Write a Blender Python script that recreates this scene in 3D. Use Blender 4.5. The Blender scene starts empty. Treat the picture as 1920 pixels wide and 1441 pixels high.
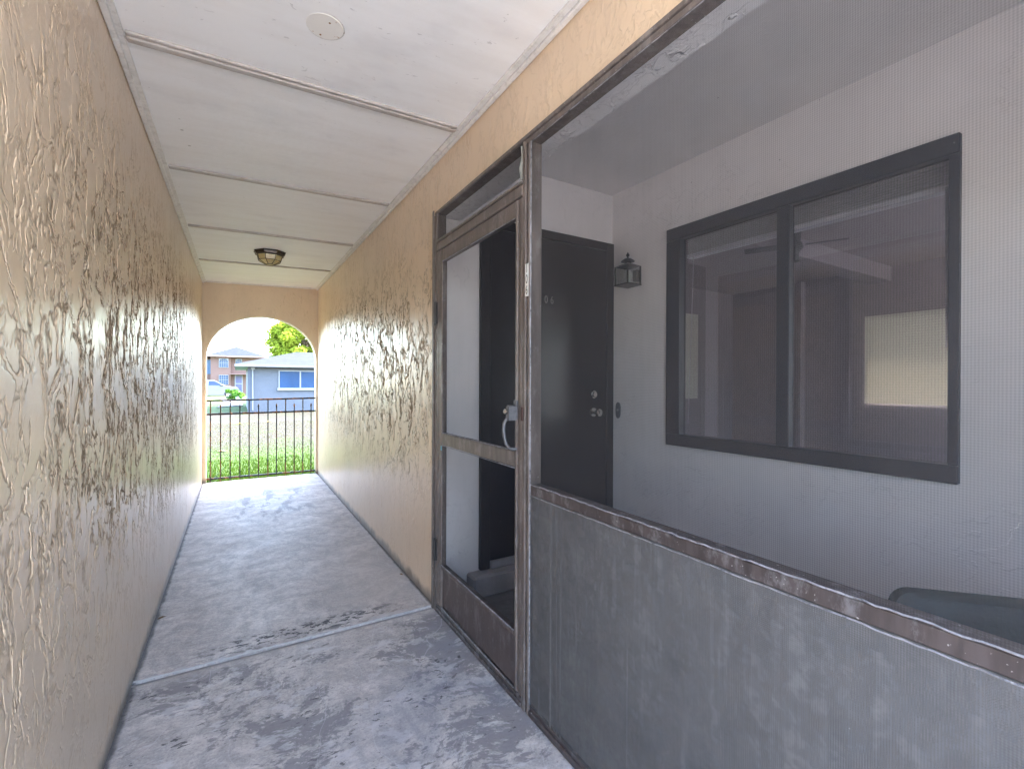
import bpy, math, random
from mathutils import Vector, Matrix
random.seed(7)
C = bpy.context.scene.collection
sin, cos, PI = math.sin, math.cos, math.pi
R_ = math.radians

# ------------------------------------------------------------------ mesh helpers
ORG = {}
class MB:
    def __init__(s): s.v = []; s.f = []
    def add(s, vs, fs):
        n = len(s.v); s.v += [tuple(p) for p in vs]; s.f += [tuple(i+n for i in f) for f in fs]; return s
    def box(s, a, b, fn=None):
        (x0,y0,z0),(x1,y1,z1) = a, b
        vs = [(x,y,z) for z in (z0,z1) for y in (y0,y1) for x in (x0,x1)]
        if fn: vs = [fn(p) for p in vs]
        return s.add(vs, [(0,2,3,1),(4,5,7,6),(0,1,5,4),(2,6,7,3),(0,4,6,2),(1,3,7,5)])
    def bbox(s, a, b, r=.004, fn=None):     # box with chamfered edges
        lo = [min(p,q) for p,q in zip(a,b)]; hi = [max(p,q) for p,q in zip(a,b)]
        r = min([r]+[(h-l)*.45 for l,h in zip(lo,hi)])
        idx = {}; vs = []
        for sx in (0,1):
            for sy in (0,1):
                for sz in (0,1):
                    c = [(lo,hi)[q][k] for k,q in enumerate((sx,sy,sz))]
                    for ax in range(3):
                        p = list(c)
                        for k,q in enumerate((sx,sy,sz)):
                            if k != ax: p[k] += r*(1-2*q)
                        idx[(sx,sy,sz,ax)] = len(vs); vs.append(p)
        fs = []
        for ax in range(3):
            o = [k for k in range(3) if k != ax]
            for q in (0,1):
                f = []
                for (i,j) in ((0,0),(1,0),(1,1),(0,1)):
                    t = [0,0,0]; t[ax] = q; t[o[0]] = i; t[o[1]] = j
                    f.append(idx[(*t,ax)])
                if (q == 1) == (ax == 1): f.reverse()
                fs.append(f)
        for ax in range(3):                 # edges along ax
            o = [k for k in range(3) if k != ax]
            for i in (0,1):
                for j in (0,1):
                    def g(q, which):
                        t = [0,0,0]; t[ax] = q; t[o[0]] = i; t[o[1]] = j
                        return idx[(*t,which)]
                    fs.append([g(0,o[0]),g(1,o[0]),g(1,o[1]),g(0,o[1])])
        for sx in (0,1):
            for sy in (0,1):
                for sz in (0,1): fs.append([idx[(sx,sy,sz,k)] for k in range(3)])
        if fn: vs = [fn(p) for p in vs]
        return s.add(vs, fs)
    def prism(s, poly, axis, a, b):         # poly in the two other axes, extruded along axis a..b
        n = len(poly)
        def mk(p, t):
            q = list(p); q.insert(axis, t); return q
        vs = [mk(p,a) for p in poly]+[mk(p,b) for p in poly]
        return s.add(vs, [tuple(range(n))[::-1], tuple(range(n,2*n))]+[(i,(i+1)%n,(i+1)%n+n,i+n) for i in range(n)])
    def tube(s, pts, r, seg=10, cap=True):
        pts = [Vector(p) for p in pts]; rr = r if isinstance(r,(list,tuple)) else [r]*len(pts)
        vs = []; fs = []; up = None
        for k,p in enumerate(pts):
            d = (pts[min(k+1,len(pts)-1)]-pts[max(k-1,0)]).normalized()
            if up is None:
                up = d.orthogonal().normalized()
            up = (up-d*up.dot(d)).normalized(); w = d.cross(up)
            for i in range(seg):
                a = 2*PI*i/seg; vs.append(p+(up*cos(a)+w*sin(a))*rr[k])
        for k in range(len(pts)-1):
            for i in range(seg):
                j = (i+1)%seg; fs.append((k*seg+i,k*seg+j,(k+1)*seg+j,(k+1)*seg+i))
        if cap: fs += [tuple(range(seg))[::-1], tuple(range((len(pts)-1)*seg,len(pts)*seg))]
        return s.add(vs, fs)
    def lathe(s, c, prof, seg=24, axis='z', rot=0):   # prof = [(r, t)] along axis from c
        vs = []; fs = []; c = Vector(c)
        for r,t in prof:
            for i in range(seg):
                a = 2*PI*i/seg+rot
                q = {'z':(r*cos(a),r*sin(a),t),'x':(t,r*cos(a),r*sin(a)),'y':(r*sin(a),t,r*cos(a))}[axis]
                vs.append(c+Vector(q))
        n = len(prof)
        for k in range(n-1):
            for i in range(seg):
                j = (i+1)%seg; fs.append((k*seg+i,k*seg+j,(k+1)*seg+j,(k+1)*seg+i))
        fs += [tuple(range(seg))[::-1], tuple(range((n-1)*seg,n*seg))]
        return s.add(vs, fs)
    def build(s, name, mat, parent=None, origin=None, smooth=False):
        org = Vector(ORG[parent.name]) if parent else Vector(origin or (0,0,0))
        me = bpy.data.meshes.new(name)
        me.from_pydata([tuple(Vector(v)-org) for v in s.v], [], s.f); me.update()
        import bmesh
        bm = bmesh.new(); bm.from_mesh(me)
        if len(bm.faces) < 60000: bmesh.ops.recalc_face_normals(bm, faces=bm.faces)
        bm.to_mesh(me); bm.free()
        me.materials.append(mat)
        if smooth:
            for p in me.polygons: p.use_smooth = True
            try: me.set_sharp_from_angle(angle=R_(40))
            except Exception: pass
        o = bpy.data.objects.new(name, me); C.objects.link(o)
        if parent: o.parent = parent
        else: o.location = org
        ORG[o.name] = tuple(org)
        return o
def tag(o, label=None, cat=None, group=None, kind=None):
    if label: o['label'] = label
    if cat: o['category'] = cat
    if group: o['group'] = group
    if kind: o['kind'] = kind
    return o
def thing(name, label, cat, loc=(0,0,0), group=None, kind=None):
    o = bpy.data.objects.new(name, None); C.objects.link(o); o.location = loc
    o.empty_display_size = .1
    ORG[o.name] = tuple(loc)
    return tag(o, label, cat, group, kind)
def text_mesh(name, txt, size, mat, parent, fn, depth=.001):
    cu = bpy.data.curves.new(name, 'FONT'); cu.body = txt; cu.size = size; cu.extrude = depth; cu.align_x = 'CENTER'; cu.align_y = 'CENTER'
    to = bpy.data.objects.new(name+'_t', cu); C.objects.link(to)
    bpy.context.view_layer.update()
    me = bpy.data.meshes.new_from_object(to.evaluated_get(bpy.context.evaluated_depsgraph_get()))
    bpy.data.objects.remove(to); bpy.data.curves.remove(cu)
    m = MB(); m.add([fn(v.co) for v in me.vertices], [tuple(p.vertices) for p in me.polygons])
    bpy.data.meshes.remove(me)
    return m.build(name, mat, parent)

# ------------------------------------------------------------------ material helpers
class NT:
    def __init__(s, name):
        s.m = bpy.data.materials.new(name); s.m.use_nodes = True
        s.t = s.m.node_tree; s.t.nodes.clear()
        s.out = s.n('ShaderNodeOutputMaterial')
        g = s.n('ShaderNodeNewGeometry'); s.P = g.outputs['Position']
    def n(s, typ, props=None, **ins):
        nd = s.t.nodes.new(typ)
        for k,v in (props or {}).items(): setattr(nd, k, v)
        for k,v in ins.items():
            key = int(k[1:]) if k[0] == '_' and k[1:].isdigit() else k.replace('_',' ')
            s.set(nd.inputs[key], v)
        return nd
    def set(s, sock, v):
        if isinstance(v, bpy.types.NodeSocket): s.t.links.new(v, sock)
        elif isinstance(v, (tuple,list)) and sock.type == 'RGBA' and len(v) == 3: sock.default_value = (*v,1)
        else: sock.default_value = v
    def math(s, op, a, b=0., c=0., clamp=False):
        return s.n('ShaderNodeMath', {'operation':op,'use_clamp':clamp}, _0=a, _1=b, _2=c).outputs[0]
    def mul(s,a,b): return s.math('MULTIPLY',a,b)
    def addm(s,a,b): return s.math('ADD',a,b)
    def sstep(s, x, a, b, lo=0., hi=1.):
        return s.n('ShaderNodeMapRange', {'interpolation_type':'SMOOTHSTEP'}, Value=x, _1=a, _2=b, _3=lo, _4=hi).outputs[0]
    def lin(s, x, a, b, lo=0., hi=1.):
        return s.n('ShaderNodeMapRange', None, Value=x, _1=a, _2=b, _3=lo, _4=hi).outputs[0]
    def vmap(s, scale=(1,1,1), rot=(0,0,0), loc=(0,0,0), vec=None):
        return s.n('ShaderNodeMapping', None, Vector=vec or s.P, Location=loc, Rotation=rot, Scale=scale).outputs[0]
    def noise(s, vec=None, scale=5., detail=4., rough=.5, dist=0., col=False):
        nd = s.n('ShaderNodeTexNoise', None, Vector=vec or s.P, Scale=scale, Detail=detail, Roughness=rough, Distortion=dist)
        return nd.outputs['Color' if col else 'Fac']
    def mix(s, f, a, b, mode='MIX'):
        nd = s.n('ShaderNodeMix', {'data_type':'RGBA','blend_type':mode}); 
        s.set(nd.inputs[0], f); s.set(nd.inputs[6], a); s.set(nd.inputs[7], b)
        return nd.outputs[2]
    def xyz(s):
        return s.n('ShaderNodeSeparateXYZ', None, Vector=s.P).outputs
    def bump(s, h, dist, strength=1., nrm=None):
        nd = s.n('ShaderNodeBump', None, Height=h, Distance=dist, Strength=strength)
        if nrm: s.set(nd.inputs['Normal'], nrm)
        return nd.outputs[0]
    def pbsdf(s, **k):
        nd = s.n('ShaderNodeBsdfPrincipled', None, **k); return nd.outputs[0]
    def fin(s, sh): s.t.links.new(sh, s.out.inputs['Surface']); return s.m

def simple(name, base, rough=.5, metal=0., var=.12, vs=8., bump=.0, bs=60., spec=.5, dirt=None, dirtamt=.0):
    t = NT(name)
    n = t.noise(scale=vs, detail=5, rough=.6)
    f = t.lin(n, .3, .7, 1-var, 1+var)
    col = t.mix(1., base, t.n('ShaderNodeCombineColor', None, _0=f, _1=f, _2=f).outputs[0], 'MULTIPLY')
    if dirt:
        dm = t.sstep(t.noise(scale=vs*1.7, detail=8, rough=.7), .48, .66, 0, dirtamt)
        col = t.mix(dm, col, dirt)
    kw = dict(Base_Color=col, Roughness=rough, Metallic=metal); kw['Specular_IOR_Level'] = spec
    if bump: kw['Normal'] = t.bump(t.noise(scale=bs, detail=4), bump)
    return t.fin(t.pbsdf(**kw))

def stucco(name, base, dark, shade_dirt_amt, left=True, density=1., disp=False):
    """skip-trowel stucco: raised plateaus, crevices coloured dark for shade and dirt, stretched up the wall"""
    t = NT(name)
    warp = t.noise(scale=3., detail=2, col=True)
    wv = t.n('ShaderNodeVectorMath', {'operation':'MULTIPLY_ADD'}, _0=warp, _1=(.10,.10,.16), _2=t.P).outputs[0]
    v1 = t.vmap((1,1,.52), vec=wv)
    n1 = t.noise(v1, 9.2, 4, .52, .35)
    n2 = t.noise(t.vmap((1,1,.50), loc=(5,3,1), vec=wv), 15., 3, .5, .3)
    n3 = t.noise(t.P, 90., 3, .6)
    big = t.noise(t.vmap((1,1,.7), loc=(2,9,4)), 1.5, 3, .55)
    x,y,z = t.xyz()
    # where the trowel skipped most: the middle height of the wall, less by the ends
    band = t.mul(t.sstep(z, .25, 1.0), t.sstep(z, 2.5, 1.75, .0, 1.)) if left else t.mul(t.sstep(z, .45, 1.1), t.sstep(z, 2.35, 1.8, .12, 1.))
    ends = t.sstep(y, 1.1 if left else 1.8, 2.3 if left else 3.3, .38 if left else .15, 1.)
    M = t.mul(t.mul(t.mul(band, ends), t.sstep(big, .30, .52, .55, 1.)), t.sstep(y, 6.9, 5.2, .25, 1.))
    M = t.math('MINIMUM', t.addm(t.mul(M, density), .10), 1.)
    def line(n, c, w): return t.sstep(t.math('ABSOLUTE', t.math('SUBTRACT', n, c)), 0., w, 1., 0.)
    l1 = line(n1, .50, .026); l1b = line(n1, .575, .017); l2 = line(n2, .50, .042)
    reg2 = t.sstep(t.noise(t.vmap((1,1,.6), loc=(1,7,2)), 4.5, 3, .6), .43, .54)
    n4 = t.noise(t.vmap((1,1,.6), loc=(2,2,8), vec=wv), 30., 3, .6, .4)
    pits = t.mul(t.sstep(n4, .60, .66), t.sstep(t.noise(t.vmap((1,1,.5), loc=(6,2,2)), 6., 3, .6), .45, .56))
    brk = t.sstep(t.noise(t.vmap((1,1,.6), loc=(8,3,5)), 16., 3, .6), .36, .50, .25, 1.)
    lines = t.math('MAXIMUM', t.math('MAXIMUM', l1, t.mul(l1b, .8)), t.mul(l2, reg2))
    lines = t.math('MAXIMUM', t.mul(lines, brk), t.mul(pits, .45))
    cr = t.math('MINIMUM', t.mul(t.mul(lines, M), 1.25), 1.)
    plate = t.sstep(n1, .475, .525)
    plate2 = t.sstep(n2, .46, .54)
    h = t.addm(t.mul(t.mul(plate, .75), M), t.mul(t.mul(t.mul(plate2, reg2), .45), M))
    h = t.addm(h, t.mul(cr, -.45))
    # drips and blobs of trowelled plaster everywhere
    blob = t.sstep(t.noise(t.vmap((1,1,.5), loc=(9,1,3), vec=wv), 14., 3, .5, .6), .60, .68)
    h = t.addm(h, t.mul(blob, .35)); hm = h; h = t.addm(h, t.mul(n3, .05))
    h = t.addm(h, t.mul(t.noise(t.vmap((1,1,.6)), 5., 3), .35))
    tone = t.lin(t.noise(t.vmap((1,1,.35)), 1.3, 5, .6), .3, .7, .90, 1.08)
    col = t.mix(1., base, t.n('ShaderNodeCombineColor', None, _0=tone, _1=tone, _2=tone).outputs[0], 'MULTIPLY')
    col = t.mix(t.mul(cr, shade_dirt_amt), col, dark)  # groove shade and dirt painted as dark colour along the crevices
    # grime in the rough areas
    gr = t.mul(t.mul(t.sstep(t.noise(t.vmap((1,1,.25), loc=(4,4,4)), 7., 6, .65), .50, .70), M), .22*shade_dirt_amt)
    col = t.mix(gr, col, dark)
    # contact shadow and grime painted dark along the foot of the wall
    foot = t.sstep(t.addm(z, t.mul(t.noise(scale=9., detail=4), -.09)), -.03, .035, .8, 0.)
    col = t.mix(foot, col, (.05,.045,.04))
    rg = t.lin(n3, .3, .7, .30, .44)
    rg = t.addm(rg, t.mul(cr, .35))
    if disp:
        dn = t.n('ShaderNodeDisplacement', None, Height=hm, Midlevel=0., Scale=.0045)
        t.t.links.new(dn.outputs[0], t.out.inputs['Displacement']); t.m.displacement_method = 'BOTH'
        h = t.addm(t.mul(n3, .05), t.mul(cr, -.25))
    return t.fin(t.pbsdf(Base_Color=col, Roughness=rg, Specular_IOR_Level=t.mul(t.math('SUBTRACT',1.,cr),.55), Normal=t.bump(h, .010, 1.), Coat_Weight=t.mul(t.math('SUBTRACT',1.,cr), .9 if left else .7), Coat_Roughness=.31, Coat_IOR=1.5, Coat_Normal=t.bump(h,.0050,.9)))

# ------------------------------------------------------------------ materials
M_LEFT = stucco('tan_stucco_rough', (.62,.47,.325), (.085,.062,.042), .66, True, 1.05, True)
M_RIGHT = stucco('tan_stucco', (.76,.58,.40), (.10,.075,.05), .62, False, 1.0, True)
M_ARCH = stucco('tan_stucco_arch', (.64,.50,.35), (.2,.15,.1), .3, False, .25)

def porch_stucco():
    t = NT('grey_porch_stucco')
    wv = t.n('ShaderNodeVectorMath', {'operation':'MULTIPLY_ADD'}, _0=t.noise(scale=4., detail=2, col=True), _1=(.08,.08,.08), _2=t.P).outputs[0]
    n1 = t.noise(wv, 9., 4, .6, .4)
    edge = t.sstep(t.math('ABSOLUTE', t.math('SUBTRACT', n1, .5)), 0., .012, 1., 0.)
    reg = t.sstep(t.noise(scale=2.2, detail=3), .45, .6)
    h = t.addm(t.mul(t.sstep(n1, .48, .52), t.mul(reg, .5)), t.mul(t.noise(scale=70., detail=3), .12))
    tone = t.lin(t.noise(scale=1.2, detail=5, rough=.6), .3, .7, .9, 1.06)
    col = t.mix(1., (.79,.75,.74), t.n('ShaderNodeCombineColor', None, _0=tone, _1=tone, _2=tone).outputs[0], 'MULTIPLY')
    col = t.mix(t.mul(t.mul(edge, reg), .16), col, (.2,.19,.19))
    return t.fin(t.pbsdf(Base_Color=col, Roughness=.55, Normal=t.bump(h, .004, .7)))
M_PORCH = porch_stucco()

def ceiling_mat(name, base, stains=True):
    t = NT(name)
    x,y,z = t.xyz()
    streak = t.noise(t.vmap((1.2,7,1), rot=(0,0,.15)), 1.4, 6, .6)
    col = t.mix(t.sstep(streak, .35, .72, 0., .13), base, (.50,.44,.37))
    bl = t.sstep(t.noise(t.vmap((1,1.6,1), loc=(3,1,0)), 2.6, 5, .6), .50, .74, 0., .16)
    col = t.mix(bl, col, (.40,.39,.42))
    # nail pops and scuffs
    vor = t.n('ShaderNodeTexVoronoi', {'feature':'F1'}, Vector=t.P, Scale=7.)
    dots = t.mul(t.sstep(vor.outputs['Distance'], .035, .06, 1., 0.), t.sstep(t.noise(scale=1.7), .48, .6))
    col = t.mix(t.mul(dots, .55), col, (.22,.19,.17))
    sc = t.sstep(t.noise(t.vmap((1,2.4,1), rot=(0,0,.4)), 17., 4, .6, .8), .665, .70, 0., .35)
    col = t.mix(t.mul(sc, t.sstep(y, 2.9, 1.6)), col, (.25,.24,.25))
    h = t.addm(t.noise(scale=26., detail=4), t.mul(t.noise(scale=3.), 1.5))
    h = t.addm(h, t.mul(dots, -.8))
    return t.fin(t.pbsdf(Base_Color=col, Roughness=.5, Normal=t.bump(h, .0022, .6)))
M_CEIL = ceiling_mat('white_ceiling_paint', (.86,.865,.87))
M_TRIM = simple('white_trim_paint', (.72,.70,.68), .4, var=.08, vs=14, bump=.001, dirt=(.35,.32,.29), dirtamt=.35)
M_BATTEN = simple('dusty_batten_paint', (.46,.42,.395), .5, var=.12, vs=9, bump=.001, dirt=(.3,.25,.21), dirtamt=.5)

def floor_mat():
    t = NT('worn_painted_concrete')
    x,y,z = t.xyz()
    wv = t.n('ShaderNodeVectorMath', {'operation':'MULTIPLY_ADD'}, _0=t.noise(scale=2.5, detail=2, col=True), _1=(.2,.2,0), _2=t.P).outputs[0]
    streak = t.noise(t.vmap((1.5,2.6,1), rot=(0,0,-.12), vec=wv), 1.9, 9, .68)
    base = t.mix(t.sstep(streak, .32, .70), (.47,.425,.395), (.72,.665,.625))
    fine = t.noise(t.vmap((1,2.2,1), rot=(0,0,.3)), 30., 5, .65)
    base = t.mix(t.sstep(fine, .35, .72, 0., .38), base, (.27,.26,.285))
    grit = t.noise(scale=110., detail=3, rough=.7)
    mott = t.noise(t.vmap((1.4,1,1), loc=(2,8,0), vec=wv), 9., 8, .72, .4)
    base = t.mix(t.sstep(mott, .42, .60, 0., .42), base, (.24,.225,.235))
    base = t.mix(t.sstep(grit, .52, .66, 0., .35), base, (.18,.17,.18))
    base = t.mix(t.sstep(grit, .44, .34, 0., .30), base, (.72,.70,.69))
    # warm bare patch in front of the right-hand wall
    warm = t.mul(t.sstep(y, 2.45, 2.9), t.mul(t.sstep(y, 4.6, 3.1), t.sstep(x, .25, .8)))
    base = t.mix(t.mul(warm, .55), base, (.44,.405,.39))
    # worn-through patches on the near slab
    near = t.sstep(y, 2.52, 2.40)
    w1 = t.noise(t.vmap((1,1.5,1), rot=(0,0,.5), vec=wv), 5.2, 9, .72, .3)
    w0 = t.noise(scale=1.5, detail=3)
    w2 = t.noise(t.vmap((1,1.3,1), rot=(0,0,.3), vec=wv), 26., 5, .7, .4)
    thr = t.addm(t.addm(t.mul(w1, .54), t.mul(w2, .46)), t.mul(t.math('SUBTRACT', w0, .5), .75))
    worn = t.mul(t.sstep(thr, .500, .560), near)
    base = t.mix(t.mul(worn, .8), base, (.215,.20,.21))
    pale = t.mul(t.sstep(t.noise(t.vmap((1,1.8,1), loc=(7,2,0), vec=wv), 6., 8, .7), .55, .60), near)
    base = t.mix(t.mul(pale, .5), base, (.64,.62,.63))
    # bluish sky light painted into the floor colour near the screen
    bl = t.mul(t.mul(t.sstep(t.noise(t.vmap(loc=(3,3,0)), 2.0, 6, .65), .44, .62), near), t.sstep(t.addm(x, t.mul(y, -.45)), -.75, -.15))
    base = t.mix(t.mul(bl, .35), base, (.26,.29,.36))
    # black peeled flecks: band by the joint, patch on the near slab, grid of stains near the arch
    fl = t.noise(t.vmap((1,2.0,1), rot=(0,0,.25)), 17., 6, .66, .5)
    j = t.sstep(t.math('ABSOLUTE', t.math('SUBTRACT', y, 2.63)), .03, .11, 1., 0.)
    j = t.mul(j, t.mul(t.sstep(x, -.28, .05), t.sstep(x, .95, .55)))
    f1 = t.mul(t.sstep(fl, .525, .55), j)
    f2 = t.mul(t.sstep(fl, .60, .62), t.mul(near, t.sstep(t.noise(t.vmap(loc=(1,5,0)), 2.6, 3), .47, .58)))
    base = t.mix(t.mul(t.math('MAXIMUM', f1, t.mul(f2,.85)), .9), base, (.05,.048,.055))
    far = t.mul(t.sstep(y, 4.6, 5.2), t.sstep(y, 6.6, 6.1))
    f3 = t.mul(t.mul(t.sstep(t.noise(t.vmap((3.2,1.,1)), 2.4, 6, .7), .51, .58), far), t.mul(t.sstep(x, -.15, .05), t.sstep(x, .8, .55)))
    base = t.mix(t.mul(f3, .6), base, (.15,.145,.16))
    pb = t.mul(t.sstep(y, 6.2, 6.9), t.sstep(streak, .35, .6))
    base = t.mix(t.mul(pb,.25), base, (.56,.54,.53))
    # scratches
    wvn = t.n('ShaderNodeTexWave', {'wave_type':'BANDS'}, Vector=t.vmap(rot=(0,0,.25), vec=wv), Scale=.55, Distortion=9., Detail=3., Detail_Scale=1.2).outputs['Fac']
    scr = t.sstep(t.math('ABSOLUTE', t.math('SUBTRACT', wvn, .5)), 0., .012, .35, 0.)
    base = t.mix(scr, base, (.62,.61,.64))
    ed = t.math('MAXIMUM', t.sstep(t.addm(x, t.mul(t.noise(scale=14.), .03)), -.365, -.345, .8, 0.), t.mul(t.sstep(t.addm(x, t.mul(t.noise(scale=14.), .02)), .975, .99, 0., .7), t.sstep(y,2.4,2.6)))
    base = t.mix(ed, base, (.05,.045,.05))  # contact shadow and grime painted dark where the floor meets the walls
    h = t.addm(t.mul(worn, -.5), t.mul(fine, .35)); h = t.addm(h, t.mul(f1, -.5))
    br = t.n('ShaderNodeTexWave', {'wave_type':'RINGS','rings_direction':'Z'}, Vector=t.vmap(loc=(.3,-1.2,0), vec=wv), Scale=18., Distortion=6., Detail=2.).outputs['Fac']
    h = t.addm(h, t.mul(br, .07))
    h = t.addm(h, t.mul(t.noise(scale=6., detail=5), .25))
    return t.fin(t.pbsdf(Base_Color=base, Roughness=t.lin(streak, .3, .7, .66, .50), Specular_IOR_Level=.14, Normal=t.bump(h, .0025, .8)))
M_FLOOR = floor_mat()
M_MORTAR = simple('joint_filler', (.36,.35,.35), .7, var=.2, vs=10, bump=.003, bs=30)
M_LIP = simple('joint_lip_paint', (.46,.44,.445), .5, var=.25, vs=9, bump=.003, bs=25, dirt=(.25,.24,.25), dirtamt=.7)

def bronze(name, base, chalk, amt):
    t = NT(name)
    x,y,z = t.xyz()
    v = t.noise(t.vmap((6,6,.6)), 6., 5, .6)
    col = t.mix(t.sstep(v, .35, .7), base, tuple(min(1,c*1.55) for c in base))
    ch = t.sstep(t.noise(t.vmap((2,2,1)), 9., 8, .72), .50, .66, 0., amt)
    col = t.mix(ch, col, chalk)
    sp = t.sstep(t.noise(scale=120., detail=2), .70, .75, 0., .6)
    col = t.mix(sp, col, (.6,.58,.58))
    return t.fin(t.pbsdf(Base_Color=col, Roughness=t.lin(v,.3,.7,.30,.50), Metallic=.25, Normal=t.bump(t.noise(scale=45., detail=4), .0012, .6)))
M_BRONZE = bronze('weathered_brown_aluminium', (.135,.112,.102), (.42,.39,.38), .30)
M_RAIL = bronze('chalky_brown_aluminium', (.068,.056,.056), (.30,.29,.31), .55)
M_SPLINE = simple('chalky_screen_spline', (.27,.265,.29), .6, var=.45, vs=26, bump=.002, bs=40, dirt=(.06,.06,.07), dirtamt=.9)
M_TUBE = simple('dark_inner_aluminium', (.075,.070,.072), .45, var=.15)

def screen_mat(name, cover, thread, dust, dustamt, lowdust=False):
    t = NT(name)
    x,y,z = t.xyz()
    per = 2*PI/.0043
    wy = t.math('SINE', t.mul(y, per)); wz = t.math('SINE', t.mul(z, per))
    wv = t.addm(t.mul(wy, .065), t.mul(wz, .045))
    run = t.noise(t.vmap((1,14,.7)), 2.5, 5, .6)
    blot = t.noise(t.vmap((1,1.1,.8), rot=(.7,0,0)), 2.0 if not lowdust else 3.6, 9, .66)
    blot2 = t.noise(t.vmap((1,1,1), rot=(.6,0,0), loc=(3,5,1)), .9, 3, .5)
    d = t.addm(t.mul(t.sstep(blot, .28, .78), .6), t.mul(t.sstep(run, .40, .72), .14 if not lowdust else .38))
    d = t.addm(d, t.mul(t.sstep(blot2, .30, .70), .5 if not lowdust else .35))
    d = t.mul(d, dustamt)
    if lowdust:
        fine = t.noise(t.vmap((1,1.,1.), rot=(.7,0,0)), 26., 4, .65, .4)
        d = t.addm(d, t.mul(t.sstep(fine, .42, .66), .34*dustamt))
        line = t.mul(t.sstep(t.noise(t.vmap((1,30,.15), loc=(0,.2,0)), 1.6, 3, .5), .66, .70), .22)
        d = t.addm(d, line)
    specks = t.mul(t.sstep(t.n('ShaderNodeTexVoronoi', {'feature':'F1'}, Vector=t.P, Scale=17.).outputs['Distance'], .016, .028, 1., 0.), t.sstep(t.noise(scale=3.), .44, .56))
    fac = t.math('ADD', t.math('ADD', cover, wv), t.math('ADD', d, specks), clamp=True)
    col = t.mix(t.math('MULTIPLY', t.addm(d, specks), 1.6, clamp=True), thread, dust)
    col = t.mix(specks, col, (.26,.26,.26))
    tr = t.n('ShaderNodeBsdfTransparent').outputs[0]
    df = t.n('ShaderNodeBsdfDiffuse', None, Color=col).outputs[0]
    mx = t.n('ShaderNodeMixShader'); t.set(mx.inputs[0], fac); t.set(mx.inputs[1], tr); t.set(mx.inputs[2], df)
    return t.fin(mx.outputs[0])
M_SCREEN = screen_mat('dusty_insect_screen', .27, (.062,.060,.065), (.17,.162,.168), .13)
M_SCREEN_LOW = screen_mat('dusty_lower_screen', .44, (.100,.098,.102), (.185,.184,.19), .34, True)
M_SCREEN_DOOR = screen_mat('door_insect_screen', .32, (.028,.028,.034), (.11,.11,.125), .10)
M_KNEE = simple('grey_knee_wall_paint', (.24,.242,.252), .7, var=.3, vs=6, bump=.006, bs=25)
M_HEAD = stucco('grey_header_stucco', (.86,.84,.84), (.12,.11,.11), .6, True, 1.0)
M_DOOR = simple('dark_front_door_paint', (.016,.016,.020), .32, var=.2, vs=3, bump=.0006)
M_DOORFR = simple('dark_door_frame_paint', (.018,.018,.022), .4, var=.2)
M_STEP = simple('painted_step_concrete', (.33,.325,.34), .6, var=.15, bump=.002)
M_PFLOOR = simple('dark_porch_floor', (.15,.15,.16), .6, var=.3, bump=.002)
M_WFRAME = simple('charcoal_window_frame', (.014,.018,.026), .45, var=.15)
M_SILVER = simple('pitted_silver_metal', (.10,.098,.104), .5, .2, var=.3, vs=60, bump=.001, bs=150)
M_STRIKE = simple('rusty_plate', (.07,.035,.03), .7, var=.3)  # reddish-brown metal of the strike plate
M_CHROME = simple('polished_knob_metal', (.65,.62,.58), .18, 1., var=.05)
M_BLACK = simple('black_lamp_metal', (.022,.026,.028), .4, .2, var=.2)
M_BRASS = simple('aged_dark_bronze', (.055,.043,.034), .35, .6, var=.4, vs=40)
M_WHITEPL = simple('white_number_plate', (.80,.80,.77), .4, var=.04)
M_INK = simple('dark_number_ink', (.07,.07,.075), .5)
M_DIG = simple('pale_door_numerals', (.20,.19,.185), .4)
M_HOLE = simple('grey_bell_plate', (.16,.16,.17), .5)
M_BLIND = simple('raised_blind_slats', (.62,.60,.60), .5, var=.1, vs=30)
M_GREEN = simple('dark_green_cushion', (.010,.026,.026), .6, var=.3, vs=12, bump=.002)
M_WOOD = simple('brown_chair_frame', (.10,.055,.035), .5, var=.3, vs=10)
M_ROOM = simple('room_wall_paint', (.30,.26,.275), .7, var=.05)
M_ROOMC = simple('room_ceiling_paint', (.34,.29,.295), .8, var=.03)
M_ROOMF = simple('room_floor_carpet', (.16,.14,.15), .9, var=.1)
M_FAN = simple('dark_fan_blades', (.03,.028,.028), .5)

def shade_mat():
    t = NT('tan_roller_shade')
    d = t.n('ShaderNodeBsdfDiffuse', None, Color=(.72,.68,.58)).outputs[0]
    tl = t.n('ShaderNodeBsdfTranslucent', None, Color=(.72,.68,.58)).outputs[0]
    mx = t.n('ShaderNodeMixShader'); t.set(mx.inputs[0], .19); t.set(mx.inputs[1], d); t.set(mx.inputs[2], tl)
    return t.fin(mx.outputs[0])
M_SHADE = shade_mat()
def glass_mat(name, tint=(1,1,1), rough=.0, amt=1.):
    t = NT(name)
    tr = t.n('ShaderNodeBsdfTransparent', None, Color=tint).outputs[0]
    gl = t.n('ShaderNodeBsdfGlossy', None, Color=(1,1,1), Roughness=rough).outputs[0]
    fc = t.n('ShaderNodeLayerWeight', None, Blend=.5).outputs['Facing']
    fr = t.addm(.04, t.mul(.9, t.math('POWER', fc, 4.)))
    mx = t.n('ShaderNodeMixShader'); t.set(mx.inputs[0], t.math('MULTIPLY', fr, 1.7*amt, clamp=True)); t.set(mx.inputs[1], tr); t.set(mx.inputs[2], gl)
    return t.fin(mx.outputs[0])
M_GLASS = glass_mat('window_glass', (.82,.82,.84), .02)
M_LGLASS = glass_mat('lantern_glass', (.86,.90,.90), .05)
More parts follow.
